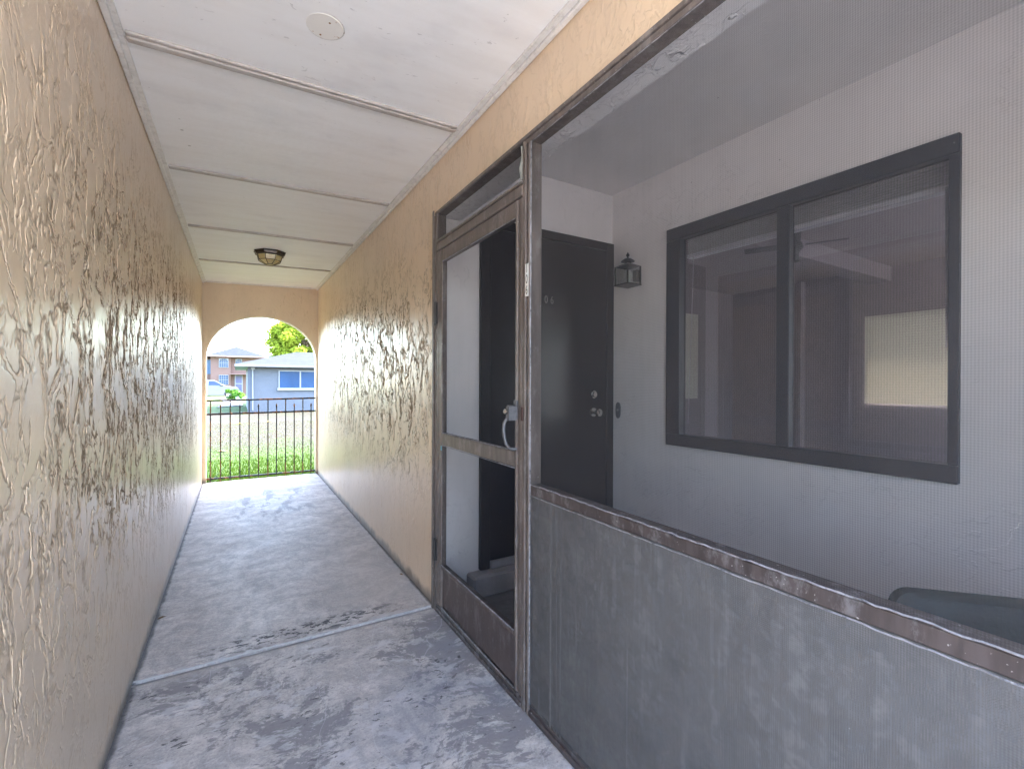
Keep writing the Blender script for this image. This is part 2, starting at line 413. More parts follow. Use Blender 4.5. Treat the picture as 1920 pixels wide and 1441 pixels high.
def amber():
    t = NT('frosted_amber_glass')
    n = t.noise(scale=60., detail=3)
    col = t.mix(n, (.74,.62,.28), (.92,.84,.52))
    d = t.pbsdf(Base_Color=col, Roughness=.25)
    tl = t.n('ShaderNodeBsdfTranslucent', None, Color=col).outputs[0]
    mx = t.n('ShaderNodeMixShader'); t.set(mx.inputs[0], .45); t.set(mx.inputs[1], d); t.set(mx.inputs[2], tl)
    return t.fin(mx.outputs[0])
M_AMBER = amber()
M_BULB = simple('frosted_bulb', (.85,.84,.80), .3, var=.02)
def fence_mat():
    t = NT('rusting_black_iron')
    n = t.noise(t.vmap((1,1,.5)), 14., 6, .65)
    col = t.mix(t.sstep(n, .47, .60), (.012,.011,.012), (.16,.065,.02))
    return t.fin(t.pbsdf(Base_Color=col, Roughness=t.lin(n,.3,.7,.4,.8), Metallic=.3, Normal=t.bump(n, .001)))
M_IRON = fence_mat()

# ------------------------------------------------------------------ geometry constants
RX = .985; LX = -.385; YE = 7.05; ZT = 2.92; Y0 = -.90; PY0 = -.90
def zc(x, y): return 2.5237+.0351*x+.0107*y
def wall_skew(p): return (p[0]-.0326*p[1], p[1], p[2])
WX = 2.440

# outdoor terrain: gently falling lawn
GP = [(-60,-.03),(7.1,-.05),(29.7,-.38),(62,-.48),(95,-.62),(700,-.9)]
def g(y):
    for (a,za),(b,zb) in zip(GP, GP[1:]):
        if y <= b: return za+(zb-za)*(y-a)/(b-a)
    return GP[-1][1]

# ================================================================== SETTING
def lawn_mat():
    t = NT('patchy_lawn')
    x,y,z = t.xyz()
    n = t.noise(scale=.9, detail=8, rough=.7)
    n2 = t.noise(scale=14., detail=6, rough=.7)
    near = t.sstep(t.addm(y, t.mul(t.math('SUBTRACT', n, .5), 8.)), 9.0, 13., 1., 0.)
    dry = t.mix(t.sstep(n2, .3, .7), (.018,.0155,.0118), (.035,.031,.0245))
    grn = t.mix(t.sstep(n2, .3, .7), (.016,.032,.006), (.038,.066,.013))
    patch = t.sstep(n, .50, .66, 0., .55)
    f = t.math('MAXIMUM', near, patch)
    f = t.math('MAXIMUM', f, t.sstep(y, 28., 33., 0., .85))
    col = t.mix(f, dry, grn)
    col = t.mix(t.sstep(y, 27., 31., 0., .6), col, (.065,.095,.03))
    return t.fin(t.pbsdf(Base_Color=col, Roughness=.9, Specular_IOR_Level=.1, Normal=t.bump(n2, .04, .6)))
M_LAWN = lawn_mat()
m = MB(); ys = [-60,-20,-5,-2,7.13,8,10,14,20,29.7,40,50,62,80,95,200,700]; xs = [-400,-60,-15,-5,0,2,6,15,60,400]
# hole-free sheet: the ground passes under the building slab
vs = [(x,y,g(y)-(.12 if -2<=y<=7.2 and -5<x<15 else 0)) for y in ys for x in xs]
fs = [(j*len(xs)+i, j*len(xs)+i+1, (j+1)*len(xs)+i+1, (j+1)*len(xs)+i) for j in range(len(ys)-1) for i in range(len(xs)-1)]
m.add(vs, fs); tag(m.build('ground', M_LAWN), kind='structure')

# grass blades near the arch
def grass_mat():
    t = NT('grass_blades')
    n = t.noise(scale=1.3, detail=5, rough=.7); n2 = t.noise(scale=40.)
    col = t.mix(t.sstep(n2,.3,.7), (.018,.042,.005), (.055,.094,.013))
    x,y,z = t.xyz()
    col = t.mix(t.sstep(t.addm(y, t.mul(t.math('SUBTRACT', n, .5), 8.)), 8.5, 14., 0., .85), col, (.12,.108,.07))
    d = t.n('ShaderNodeBsdfDiffuse', None, Color=col).outputs[0]
    tl = t.n('ShaderNodeBsdfTranslucent', None, Color=col).outputs[0]
    mx = t.n('ShaderNodeMixShader'); t.set(mx.inputs[0], .4); t.set(mx.inputs[1], d); t.set(mx.inputs[2], tl)
    return t.fin(mx.outputs[0])
M_GRASS = grass_mat()
m = MB(); rnd = random.Random(3)
for k in range(26000):
    y = 7.22+(rnd.random()**1.7)*13; w = 1.3+.16*(y-7)
    x = .31+(rnd.random()-.5)*2*w
    h = (.02+.045*rnd.random())*(1.1 if y < 9.5 else .6); a = rnd.random()*PI; wd = .006+.0006*(y-7)
    dx, dy = cos(a)*wd, sin(a)*wd; lx, ly = (rnd.random()-.5)*h*.9, (rnd.random()-.5)*h*.9
    z = g(y)-.005
    if y < 7.9: z -= .10*max(0, (8-y)/.87)*0
    m.add([(x-dx,y-dy,z),(x+dx,y+dy,z),(x+lx,y+ly,z+h)], [(0,1,2)])
tag(m.build('grass', M_GRASS), 'short green grass growing beyond the iron fence', 'grass', kind='stuff')

M_CONC = simple('pale_concrete', (.10,.097,.093), .8, var=.12, vs=2)
M_ROAD = simple('asphalt', (.055,.055,.06), .85, var=.15, vs=3)
def strip(name, pts, mat, dz, label=None):
    m = MB(); top = [(x,y,g(y)+dz) for x,y in pts]; bot = [(x,y,g(y)-.1) for x,y in pts]
    n = len(pts); m.add(top+bot, [tuple(range(n))]+[(i,i+n,(i+1)%n+n,(i+1)%n) for i in range(n)])
    return tag(m.build(name, mat), kind='structure')
strip('driveway', [(-30,59),(5,59),(5,66),(-30,66)], M_CONC, .02)
strip('path', [(-1.15,36.2),(.35,38.4),(.35,58.9),(-1.6,58.9),(-.95,44)], M_CONC, .05)
strip('road', [(-200,96),(200,96),(200,103),(-200,103)], M_ROAD, .02)
# unseen pale apron added to bounce sunlight in; pavement lies behind the camera
m = MB(); m.box((-14,-16,-.10),(16,-1.02,-.012)); tag(m.build('bounce_pavement', simple('bounce_apron_concrete', (.48,.465,.445), .8, var=.08, vs=1)), kind='structure')

# the two floor slabs of the walkway and the filled joint between them
m = MB(); SY = 2.50
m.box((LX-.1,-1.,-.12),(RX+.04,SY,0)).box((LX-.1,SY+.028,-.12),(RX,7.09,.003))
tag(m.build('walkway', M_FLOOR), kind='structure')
m = MB(); m.box((LX-.1,SY+.001,-.12),(RX-.003,SY+.027,-.005)); tag(m.build('floor_joint', M_MORTAR), kind='structure')
# chipped raised lip along the joint
m = MB(); rl = random.Random(5); n = 90; x0, x1 = LX, RX
top = []
for i in range(n+1):
    x = x0+(x1-x0)*i/n
    w = .006+.010*rl.random()+(.028 if .62 < x < .84 else 0)+(.014 if rl.random() < .2 else 0)
    top.append((x, SY+.028+w))
vs = []; fs = []
for i,(x,y) in enumerate(top):
    vs += [(x,SY+.0285,.004),(x,SY+.0285,.0075),(x,y-.003,.0078),(x,y,.004)]
for i in range(n):
    for k in range(3): fs.append((i*4+k,(i+1)*4+k,(i+1)*4+k+1,i*4+k+1))
m.add(vs, fs); tag(m.build('joint_lip', M_LIP), kind='structure')

M_DRY = simple('dry_curled_leaf', (.17,.10,.05), .8, var=.4, vs=60)
for k,(x,y,sz,an,lab) in enumerate(((-.355,3.15,.020,.4,'small dry brown leaf against the foot of the left stucco wall'),(.955,3.05,.016,2.0,'small dry leaf fragment at the foot of the right stucco wall'))):
    m = MB(); top = [(-1,0,.1),(-.4,.45,.22),(.3,.5,.3),(1,.05,.12),(.35,-.42,.28),(-.4,-.4,.2)]
    vs = [(x+sz*(a*cos(an)-b*sin(an)), y+sz*(a*sin(an)+b*cos(an)), .003+sz*c) for a,b,c in top]
    n = len(vs); vs += [(a,b,c-.0012) for a,b,c in vs]
    m.add(vs, [tuple(range(n)),tuple(range(2*n-1,n-1,-1))]+[(i,i+n,(i+1)%n+n,(i+1)%n) for i in range(n)])
    tag(m.build('dry_leaf', M_DRY, origin=(x,y,.003)), lab, 'leaf')

# ------------------------------------------------------------------ walls
def relief(m, X, ya, yb, za, zb, face):
    ys = [ya]
    while ys[-1] < yb-.004: ys.append(min(yb, ys[-1]+(.0065 if ys[-1] < 2.6 else .011)))
    nz = int((zb-za)/.0085)+1; zs = [za+(zb-za)*k/nz for k in range(nz+1)]; W = len(ys)
    n0 = len(m.v); m.v += [(X,y,z) for z in zs for y in ys]
    for k in range(nz):
        for i in range(W-1):
            a = n0+k*W+i
            m.f.append((a,a+1,a+1+W,a+W) if face > 0 else (a+W,a+1+W,a+1,a))
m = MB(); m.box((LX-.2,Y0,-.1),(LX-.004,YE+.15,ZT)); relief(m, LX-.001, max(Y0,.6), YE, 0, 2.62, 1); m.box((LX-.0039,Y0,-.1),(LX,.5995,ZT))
tag(m.build('stucco_wall', M_LEFT, origin=(LX,3,0), smooth=True), 'long tan stucco wall with rough dirty texture and painted crevice shade running along left side of walkway', 'wall')
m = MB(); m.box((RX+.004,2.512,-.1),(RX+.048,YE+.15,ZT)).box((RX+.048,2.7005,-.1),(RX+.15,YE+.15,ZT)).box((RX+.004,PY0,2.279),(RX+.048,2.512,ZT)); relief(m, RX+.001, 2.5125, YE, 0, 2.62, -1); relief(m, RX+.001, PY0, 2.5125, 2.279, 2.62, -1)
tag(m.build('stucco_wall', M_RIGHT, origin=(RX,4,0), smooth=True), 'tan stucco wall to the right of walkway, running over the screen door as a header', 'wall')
# arch wall with semi-elliptical opening
m = MB(); cx, a_, zs, b_ = .309, .653, 1.60, .583; N = 40
YA, YB = YE, YE+.15
arc = [(cx-a_*cos(PI*i/N), zs+b_*sin(PI*i/N)**.96) for i in range(N+1)]
L, Rr = LX, RX
pts_in = [(cx-a_,0)]+arc+[(cx+a_,0)]
vs = []; fs = []
for (x,z) in pts_in:
    vs += [(x,YA,z),(x,YB,z)]
no = len(pts_in)
outer = [(L,0)]+[(L+(Rr-L)*i/N, ZT) for i in range(N+1)]+[(Rr,0)]
for (x,z) in outer: vs += [(x,YA,z),(x,YB,z)]
for i in range(no-1):
    a,b = 2*i, 2*(i+1); c,d = 2*(no+i), 2*(no+i+1)
    fs += [(a,b,b+1,a+1),(a,c,d,b),(a+1,b+1,d+1,c+1)]
m.add(vs, fs)
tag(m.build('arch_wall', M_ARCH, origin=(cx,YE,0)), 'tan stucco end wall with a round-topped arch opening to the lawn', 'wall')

# ------------------------------------------------------------------ walkway ceiling
ce = thing('ceiling', 'white painted panel ceiling over the walkway with thin battens', 'ceiling', (.3,3,2.53))
BY = [.93, 2.114, 3.297, 4.495, 5.738]
edges = [Y0]+BY+[YE]
for a,b in zip(edges, edges[1:]):
    m = MB(); vs = []
    for y in (a+.0006,b-.0006):
        for x in (LX+.001,RX-.001): vs += [(x,y+.019*x if y not in (Y0,YE) else y,zc(x,y)),(x,y+.019*x,zc(x,y)+.02)]
    m.add(vs, [(0,2,6,4),(1,5,7,3),(0,1,3,2),(4,6,7,5),(0,4,5,1),(2,3,7,6)]); m.build('ceiling_panel', M_CEIL, ce)
def zfn(y0): 
    return lambda p: (p[0], p[1]+.019*p[0], zc(p[0],p[1])-p[2])
for i,y in enumerate(BY):
    m = MB(); w = .021 if i > 1 else .030
    m.bbox((LX+.044,y-w,.0),(RX-.046,y+w,.012), .003, zfn(y))
    if i <= 1: m.bbox((LX+.044,y-w*.5,.0121),(RX-.046,y+w*.35,.020), .003, zfn(y))
    m.build('batten', M_BATTEN if i > 0 else M_TRIM, ce)
fz = lambda p: (p[0],p[1],zc(p[0],p[1])-p[2])
for side,(xa,xb,xc) in {'l':(LX+.001,LX+.040,LX+.022),'r':(RX-.001,RX-.044,RX-.022)}.items():
    m = MB()
    for ya,yb in zip(edges, edges[1:]):
        m.bbox((xa,ya,.0),(xb,yb,.010), .002, fz); m.bbox((xa,ya,.0101),(xc,yb,.024), .003, fz)
    m.build('trim', M_TRIM, ce)
m = MB(); m.bbox((LX+.045,YE-.045,0),(RX-.05,YE-.001,.012), .003, fz); m.build('trim', M_TRIM, ce)
# dark gap line between trim and right wall is the wall's own shadow

# round blanking plate with rust
def plate_mat():
    t = NT('painted_cover_plate')
    n = t.noise(scale=30., detail=5, rough=.7)
    col = t.mix(t.sstep(n, .62, .68), (.76,.74,.70), (.35,.15,.03))
    return t.fin(t.pbsdf(Base_Color=col, Roughness=.5))
def ring_mat():
    t = NT('rusty_plate_rim')
    n = t.noise(scale=13., detail=4, rough=.6)
    col = t.mix(t.sstep(n, .50, .58), (.52,.50,.48), (.20,.09,.03))
    return t.fin(t.pbsdf(Base_Color=col, Roughness=.7))
px, py = .262, 1.728
cp = thing('cover_plate', 'round white cover plate with rust stains on the ceiling', 'cover plate', (px,py,zc(px,py)-.004))
m = MB(); m.lathe((px,py,zc(px,py)-.0028), [(.001,.0),(.0605,.0),(.062,.0015),(.062,.008)], 40); m.build('plate', plate_mat(), cp, smooth=True)
m = MB(); m.lathe((px,py,zc(px,py)-.0012), [(.0630,0),(.0665,.0012),(.0665,.007),(.0630,.007)], 40); m.build('rim', ring_mat(), cp, smooth=True)
for q,(dx,dy) in enumerate(((.012,-.028),(-.008,.045))):
    m = MB(); m.lathe((px+dx,py+dy,zc(px,py)-.0048), [(.002,0),(.0035,.0010),(.0035,.0018)], 14); m.build('screw', simple('rusty_screw',(.22,.10,.03),.7), cp)

# ------------------------------------------------------------------ octagonal ceiling lantern
lx, ly = .274, 5.14; lz = zc(lx,ly)
cl = thing('ceiling_lamp', 'octagonal bronze flush lantern with amber glass panes on the ceiling', 'ceiling lamp', (lx,ly,lz))
r8 = PI/8
m = MB(); m.lathe((lx,ly,lz), [(.150,0),(.150,-.006),(.141,-.014),(.137,-.030),(.124,-.038),(.118,-.040),(.100,-.040)], 8, rot=r8); m.build('canopy', M_BRASS, cl)
ra, rb, rc_ = .116, .104, .040; za, zb, zcc = lz-.0405, lz-.088, lz-.124
gl = MB(); gl.lathe((lx,ly,0), [(ra-.004,za),(rb-.004,zb),(rc_,zcc+.002)], 8, rot=r8); gl.build('glass', M_AMBER, cl)
fr = MB()
def ring(r,z): return [Vector((lx+r*cos(2*PI*i/8+r8), ly+r*sin(2*PI*i/8+r8), z)) for i in range(8)]
A, B_, Cc = ring(ra,za), ring(rb,zb), ring(rc_,zcc)
for i in range(8):
    j = (i+1)%8
    for p,q in ((A[i],B_[i]),(B_[i],Cc[i]),(B_[i],B_[j]),(Cc[i],Cc[j])): fr.tube([p,q], .0028, 6)
fr.build('frame', M_BRASS, cl)

# ------------------------------------------------------------------ screened porch front (frame, rail, screens)
FX = RX+.001; TB = RX+.048
pf = thing('screen_partition', 'brown aluminium framed insect screen partition along the right side of walkway', 'screen', (RX,.4,0))
def bar(y0,y1,z0,z1,name,mat=M_BRONZE,x0=None,x1=None,ch=.003,parent=pf):
    m = MB(); m.bbox((x0 if x0 is not None else RX-.004,y0,z0),(x1 if x1 is not None else TB,y1,z1), ch); return m.build(name, mat, parent)
# centre post: fluted
m = MB(); m.bbox((RX-.010,1.5005,.0),(TB,1.513,2.243), .002).bbox((RX-.004,1.5135,.0),(TB,1.526,2.243), .002).bbox((RX-.012,1.5265,.0),(TB,1.5385,2.243), .002)
m.build('post', M_BRONZE, pf)
m = MB(); m.bbox((RX-.006,PY0,2.2435),(TB,1.5385,2.262), .002).bbox((RX-.012,PY0,2.2625),(TB,2.4995,2.2785), .002); m.build('head_rail', M_BRONZE, pf)
m = MB(); m.bbox((RX-.004,-.8495,.8655),(TB,1.4995,.904), .003); m.build('chair_rail', M_RAIL, pf)
def wavy(y0,y1,z,amp,r,x,seed,horizontal=True,n=120):
    rr = random.Random(seed); pts = []
    for i in range(n+1):
        t = i/n
        q = (rr.random()-.5)*amp
        pts.append((x+(rr.random()-.5)*amp*.3, y0+(y1-y0)*t, z+q) if horizontal else (x, z+q, y0+(y1-y0)*t))
    return pts
m = MB(); m.tube(wavy(-.84,1.499,.9065,.0040,.003,RX-.0052,1), .0022, 6).tube(wavy(-.84,1.499,.8625,.0022,.003,RX-.0045,2), .0018, 6)
m.tube(wavy(.045,2.243,1.4985,.0012,.002,RX-.0045,3,False), .0022, 6).tube(wavy(-.84,1.499,2.240,.001,.002,RX-.003,4), .0022, 6)
m.build('screen_spline', M_SPLINE, pf)
m = MB(); m.bbox((RX-.010,-.8495,.0015),(TB,1.4995,.026), .004).bbox((RX-.004,-.8495,.0265),(TB,1.4995,.044), .003); m.build('bottom_rail', M_RAIL, pf)
bar(-.895,-.8500,0,2.243,'post')
def sheet(y0,y1,z0,z1,x,name,mat,parent):
    m = MB(); m.add([(x,y0,z0),(x,y1,z0),(x,y1,z1),(x,y0,z1)], [(0,1,2,3)]); return m.build(name, mat, parent)
sheet(-.8495,1.4995,.908,2.2425,RX-.0046,'upper_screen',M_SCREEN,pf)
sheet(-.8495,1.4995,.0445,.8645,RX-.0046,'lower_screen',M_SCREEN_LOW,pf)
# knee wall behind lower screen
m = MB(); m.box((RX+.008,-.895,-.05),(RX+.044,1.499,.865))
tag(m.build('knee_wall', M_KNEE, origin=(RX,.4,0)), 'low grey solid panel wall behind the lower dusty screen', 'wall')
# house number plate on the post
npx = thing('number_plate', 'narrow white plate with 106 stuck vertically on the brown post', 'house number', (RX-.013,1.512,1.71))
m = MB(); m.box((RX-.0130,1.5030,1.640),(RX-.0122,1.5265,1.768)); m.build('plate', M_WHITEPL, npx)
for k,ch in enumerate('106'):
    zz = 1.748-.042*k
    text_mesh('numeral', ch, .050, M_INK, npx, lambda v, zz=zz: (RX-.0134-v.z*.3, 1.5150-v.x*.62, zz+v.y), .0008)

# ------------------------------------------------------------------ screen door with transom
jf = thing('door_frame', 'brown aluminium frame with screened transom around the screen door', 'door frame', (RX,2.0,0))
m = MB(); m.bbox((RX-.012,2.470,0),(TB,2.511,2.262), .003).bbox((RX-.018,2.500,0),(RX-.0122,2.520,2.29), .002); m.build('jamb', M_BRONZE, jf)
m = MB(); m.bbox((RX-.009,1.5390,0),(TB,1.5545,2.262), .002); m.build('jamb', M_BRONZE, jf)
m = MB(); m.bbox((RX-.010,1.5550,2.050),(TB,2.4695,2.096), .004).bbox((RX-.014,1.5550,2.097),(TB,2.4695,2.105), .002); m.build('transom_bar', M_BRONZE, jf)
sheet(1.555,2.4695,2.1055,2.262,RX-.002,'transom_screen',M_SCREEN_DOOR,jf)
m = MB(); m.bbox((RX-.014,1.5545,.0015),(TB,2.4695,.022), .003).bbox((RX-.008,1.5550,.0225),(TB,2.4695,.040), .003); m.build('threshold', M_RAIL, jf)
m = MB(); m.tube(wavy(1.56,2.465,2.1075,.003,.002,RX-.012,8), .002, 6); m.tube([(RX-.004,1.562,2.115),(RX-.008,1.568,2.16),(RX-.004,1.560,2.20),(RX-.007,1.566,2.25)], [.006,.009,.006,.004], 8); m.build('sealant', simple('old_grey_sealant',(.24,.235,.215),.7,var=.4,vs=30,bump=.002), jf)

sd = thing('screen_door', 'closed brown aluminium screen door with kick panel and silver pull handle', 'door', (RX,2.0,.04))
DX0, DX1 = RX-.008, RX+.024
def db(y0,y1,z0,z1,name,mat=M_BRONZE,x0=DX0,ch=.004):
    m = MB(); m.bbox((x0,y0,z0),(DX1,y1,z1), ch); return m.build(name, mat, sd)
m = MB(); m.bbox((DX0,1.5575,.044),(DX1,1.574,2.0455), .003).bbox((DX0+.003,1.5745,.044),(DX1,1.590,2.0455), .003).bbox((DX0-.002,1.5905,.044),(DX1,1.606,2.0455), .003); m.build('stile', M_BRONZE, sd)
m = MB(); m.bbox((DX0,2.3950,.044),(DX1,2.4375,2.0455), .004).bbox((DX0-.002,2.4380,.044),(DX1,2.4670,2.0455), .003); m.build('stile', M_BRONZE, sd)
db(1.6065,2.3945,1.978,2.0455,'top_rail'); db(1.6065,2.3945,.955,1.022,'middle_rail')
m = MB(); m.bbox((DX0+.006,1.6065,.054),(DX1-.004,2.3945,.262), .004); m.bbox((DX0-.001,1.6065,.2625),(DX1,2.3945,.285), .005); m.build('kick_panel', bronze('kick_panel_bronze',(.085,.066,.062),(.30,.28,.29),.35), sd)
m = MB(); m.tube(wavy(1.61,2.39,1.0245,.002,.002,DX0-.001,11), .0024, 6).tube(wavy(1.61,2.39,.2875,.0028,.002,DX0-.002,12), .0028, 6).tube(wavy(1.61,2.39,.9525,.001,.002,DX0,13), .002, 6).tube(wavy(1.61,2.39,.0495,.002,.002,DX0,15), .003, 6).tube(wavy(1.61,2.39,1.9755,.001,.002,DX0,16), .002, 6)
m.build('screen_spline', M_SPLINE, sd)
sheet(1.6065,2.3945,1.0225,1.9775,DX0+.005,'upper_screen',M_SCREEN_DOOR,sd)
sheet(1.6065,2.3945,.2855,.9545,DX0+.005,'lower_screen',M_SCREEN_DOOR,sd)
# pull handle with push-button latch
h = MB(); hy = 1.592
h.bbox((DX0-.010,hy-.012,1.150),(DX0-.0022,hy+.014,1.232), .003)
h.prism([(hy+.015,1.196),(hy+.015,1.150),(hy-.010,1.150),(hy-.010,1.206),(hy+.004,1.212)],0,DX0-.044,DX0-.0104)
hb = h.build('handle_body', M_SILVER, sd)
h = MB(); h.tube([(DX0-.040,hy+.010,1.158),(DX0-.052,hy+.013,1.140),(DX0-.056,hy+.012,1.110),(DX0-.053,hy+.010,1.080),(DX0-.045,hy+.008,1.052),(DX0-.030,hy+.006,1.036),(DX0-.010,hy+.004,1.033),(DX0-.0022,hy+.004,1.033)], [.006,.0068,.0068,.0066,.0064,.006,.006,.007], 10)
h.build('pull_grip', M_SILVER, sd, smooth=True)
h = MB(); h.lathe((DX0-.0445,hy+.006,1.186), [(.011,0),(.011,-.010),(.008,-.013),(.001,-.013)], 18, 'x'); h.build('latch_button', M_CHROME, sd, smooth=True)
h = MB(); h.bbox((RX-.0140,1.541,1.150),(RX-.0095,1.553,1.205), .001); h.build('strike_plate', M_STRIKE, sd)
for z0 in (1.63,.29):
    h = MB(); h.tube([(RX-.019,2.4675,z0),(RX-.019,2.4675,z0+.13)], .0065, 10); h.bbox((RX-.0185,2.446,z0+.005),(RX-.0125,2.467,z0+.125), .001); h.build('hinge', simple('dark_hinge',(.03,.027,.027),.5), sd)
h = MB(); h.box((DX0-.0035,2.385,.925),(DX0-.0022,2.402,.950)); h.build('tape_scrap', simple('blue_tape',(.10,.33,.42),.5), sd)

# ------------------------------------------------------------------ porch
m = MB(); m.box((RX+.0485,2.515,0),(2.62,2.70,ZT))
tag(m.build('porch_back_wall', M_PORCH, origin=(1.8,2.6,0)), 'smooth grey-white wall at the end of the porch around the dark front door', 'wall')
m = MB()
for a,b in (((WX,2.016,0),(WX+.16,2.5149,ZT)),((WX,PY0+.1205,0),(WX+.16,.637,ZT)),((WX,.637,0),(WX+.16,2.016,.912)),((WX,.637,2.279),(WX+.16,2.016,ZT))):
    m.box(a,b,wall_skew)
tag(m.build('porch_side_wall', M_PORCH, origin=(WX,1,0)), 'grey-white textured wall holding the big dark window', 'wall')
m = MB(); m.box((RX+.0485,PY0,2.266),(RX+.158,2.5146,ZT))
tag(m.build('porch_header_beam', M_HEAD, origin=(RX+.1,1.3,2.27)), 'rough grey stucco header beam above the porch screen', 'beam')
m = MB(); m.box((RX+.1585,PY0+.1205,2.674),(WX-.0003,2.5149,2.70)); tag(m.build('porch_ceiling', simple('porch_ceiling_paint',(.78,.76,.76),.75,var=.06,vs=2,bump=.002)), kind='structure')
m = MB(); m.box((RX+.0485,PY0+.1205,-.10),(WX+.02,2.5149,.030)); tag(m.build('porch_floor', M_PFLOOR), kind='structure')
m = MB(); m.bbox((1.185,2.405,.0305),(2.34,2.5145,.160), .012)
tag(m.build('door_step', M_STEP, origin=(1.7,2.46,0)), 'low grey concrete step below the dark front door', 'step')
# front door 106
fd = thing('front_door', 'dark painted front door numbered 106 with silver knob and deadbolt', 'door', (1.8,2.51,.2))
m = MB(); m.bbox((1.268,2.485,.1605),(1.335,2.5145,2.312), .004).bbox((2.285,2.485,.1605),(2.3505,2.5145,2.312), .004).bbox((1.3355,2.485,2.255),(2.2845,2.5145,2.312), .004); m.build('door_frame', M_DOORFR, fd)
m = MB(); m.bbox((1.3355,2.494,.205),(2.2845,2.5146,2.2545), .003); m.build('door_leaf', M_DOOR, fd)
m = MB(); m.bbox((1.3355,2.47,.1605),(2.2845,2.5145,.204), .006); m.build('sill', M_STEP, fd)
for zz,rr,kn in ((1.222,.028,'deadbolt'),(1.097,.033,'door_knob')):
    m = MB()
    if kn == 'door_knob': m.lathe((2.164,2.4938,zz), [(.033,0),(.031,-.006),(.013,-.010),(.012,-.034),(.024,-.044),(.029,-.056),(.026,-.068),(.012,-.075),(.001,-.076)], 24, 'y')
    else: m.lathe((2.164,2.4938,zz), [(.028,0),(.027,-.010),(.019,-.014),(.017,-.022),(.001,-.023)], 24, 'y')
    m.build(kn, M_CHROME, fd, smooth=True)
for ch,xx in zip('106',(1.703,1.753,1.801)):
    text_mesh('numeral', ch, .072, M_DIG, fd, lambda v, xx=xx: (xx+v.x*.8, 2.4925-v.z, 1.852+v.y), .0012)
# doorbell plate
bx = WX-.0326*2.445
db_ = thing('doorbell', 'small grey oval doorbell plate on the wall beside the dark front door', 'doorbell', (bx,2.445,1.108))
m = MB(); m.prism([(2.445+.022*cos(a)*1., 1.108+.058*(abs(sin(a))**.7)*(1 if sin(a)>0 else -1)) for a in [2*PI*i/20 for i in range(20)]], 0, bx-.010, bx-.0005); m.build('plate', M_HOLE, db_)
m = MB(); m.lathe((bx-.0102,2.445,1.108), [(.010,0),(.009,-.004),(.001,-.005)], 14, 'x'); m.build('button', simple('bell_button',(.30,.30,.30),.4), db_)

# wall lantern
wl = thing('wall_lantern', 'black box lantern with glass sides hanging on wall beside the dark door', 'wall lamp', (2.27,2.27,2.03))
cxl, cyl, s_ = 2.265, 2.265, .058
def lrot(p): return (p[0]-.0*p[1], p[1], p[2])
m = MB()
zb0, zt0 = 1.968, 2.088
for sx in (-1,1):
    for sy in (-1,1):
        m.box((cxl+sx*s_-.004,cyl+sy*s_-.004,zb0+.0005),(cxl+sx*s_+.004,cyl+sy*s_+.004,zt0-.0005))
m.box((cxl-s_-.006,cyl-s_-.006,zb0-.008),(cxl+s_+.006,cyl+s_+.006,zb0)); 
m.build('cage', M_BLACK, wl)
m = MB(); e = s_+.007
m.add([(cxl-e,cyl-e,zt0),(cxl+e,cyl-e,zt0),(cxl+e,cyl+e,zt0),(cxl-e,cyl+e,zt0),(cxl-.03,cyl-.03,zt0+.018),(cxl+.03,cyl-.03,zt0+.018),(cxl+.03,cyl+.03,zt0+.018),(cxl-.03,cyl+.03,zt0+.018)],
      [(3,2,1,0),(4,5,6,7),(0,1,5,4),(1,2,6,5),(2,3,7,6),(3,0,4,7)])
m.lathe((cxl,cyl,zt0+.0182), [(.024,0),(.024,.016),(.046,.017),(.044,.022),(.024,.036),(.008,.042),(.005,.050),(.011,.056),(.012,.062),(.006,.072),(.001,.082)], 20)
m.build('cap', M_BLACK, wl, smooth=True)
m = MB()
for (a,b) in (((cxl-s_,cyl-s_+.005,zb0+.002),(cxl-s_+.001,cyl+s_-.005,zt0-.002)),((cxl-s_+.005,cyl-s_,zb0+.002),(cxl+s_-.005,cyl-s_+.001,zt0-.002))): m.box(a,b)
m.build('glass', M_LGLASS, wl)
m = MB(); m.lathe((cxl,cyl,zb0+.001), [(.014,0),(.014,.02),(.018,.03),(.030,.052),(.030,.070),(.020,.092),(.004,.104)], 16); m.build('bulb', M_BULB, wl, smooth=True)
m = MB(); m.bbox((cxl+s_+.0065,cyl-.020,2.000),(WX-.0326*2.265-.001,cyl+.020,2.075), .004); m.build('back_plate', M_BLACK, wl)

# unseen solid wall added to cut light at the porch's near end
m = MB(); m.box((TB+.0005,PY0,-.05),(2.62,PY0+.12,ZT)); tag(m.build('light_block_wall', M_PORCH, origin=(1.7,PY0,0)), 'unseen grey wall added at the near end of the porch to cut light', 'wall')

# the window
ww = thing('window', 'large dark framed sliding window in grey porch wall with raised blind inside', 'window', (WX,1.33,.91))
def wb(y0,y1,z0,z1,x0=-.022,x1=.03):
    m = MB(); m.bbox((WX+x0,y0,z0),(WX+x1,y1,z1), .003, wall_skew); return m
def wj(name, *bs):
    m = MB()
    for b in bs: m.bbox((WX-.022 if len(b)<5 else WX+b[4],b[0],b[2]),(WX+.04 if len(b)<5 else WX+b[5],b[1],b[3]), .003, wall_skew)
    return m.build(name, M_WFRAME, ww)
wj('frame', (.6375,2.0155,.9125,.984),(.6375,2.0155,2.202,2.2785),(.6375,.670,.9845,2.2015),(1.914,2.0155,.9845,2.2015))
wj('mullion', (1.267,1.331,.9845,2.2015,-.018,.03))
for y0,y1,x in ((.6705,1.2665,.012),(1.3315,1.9135,.020)):
    m = MB(); m.box((WX+x,y0,.9846),(WX+x+.002,y1,2.2014), wall_skew); m.build('pane', M_GLASS, ww)
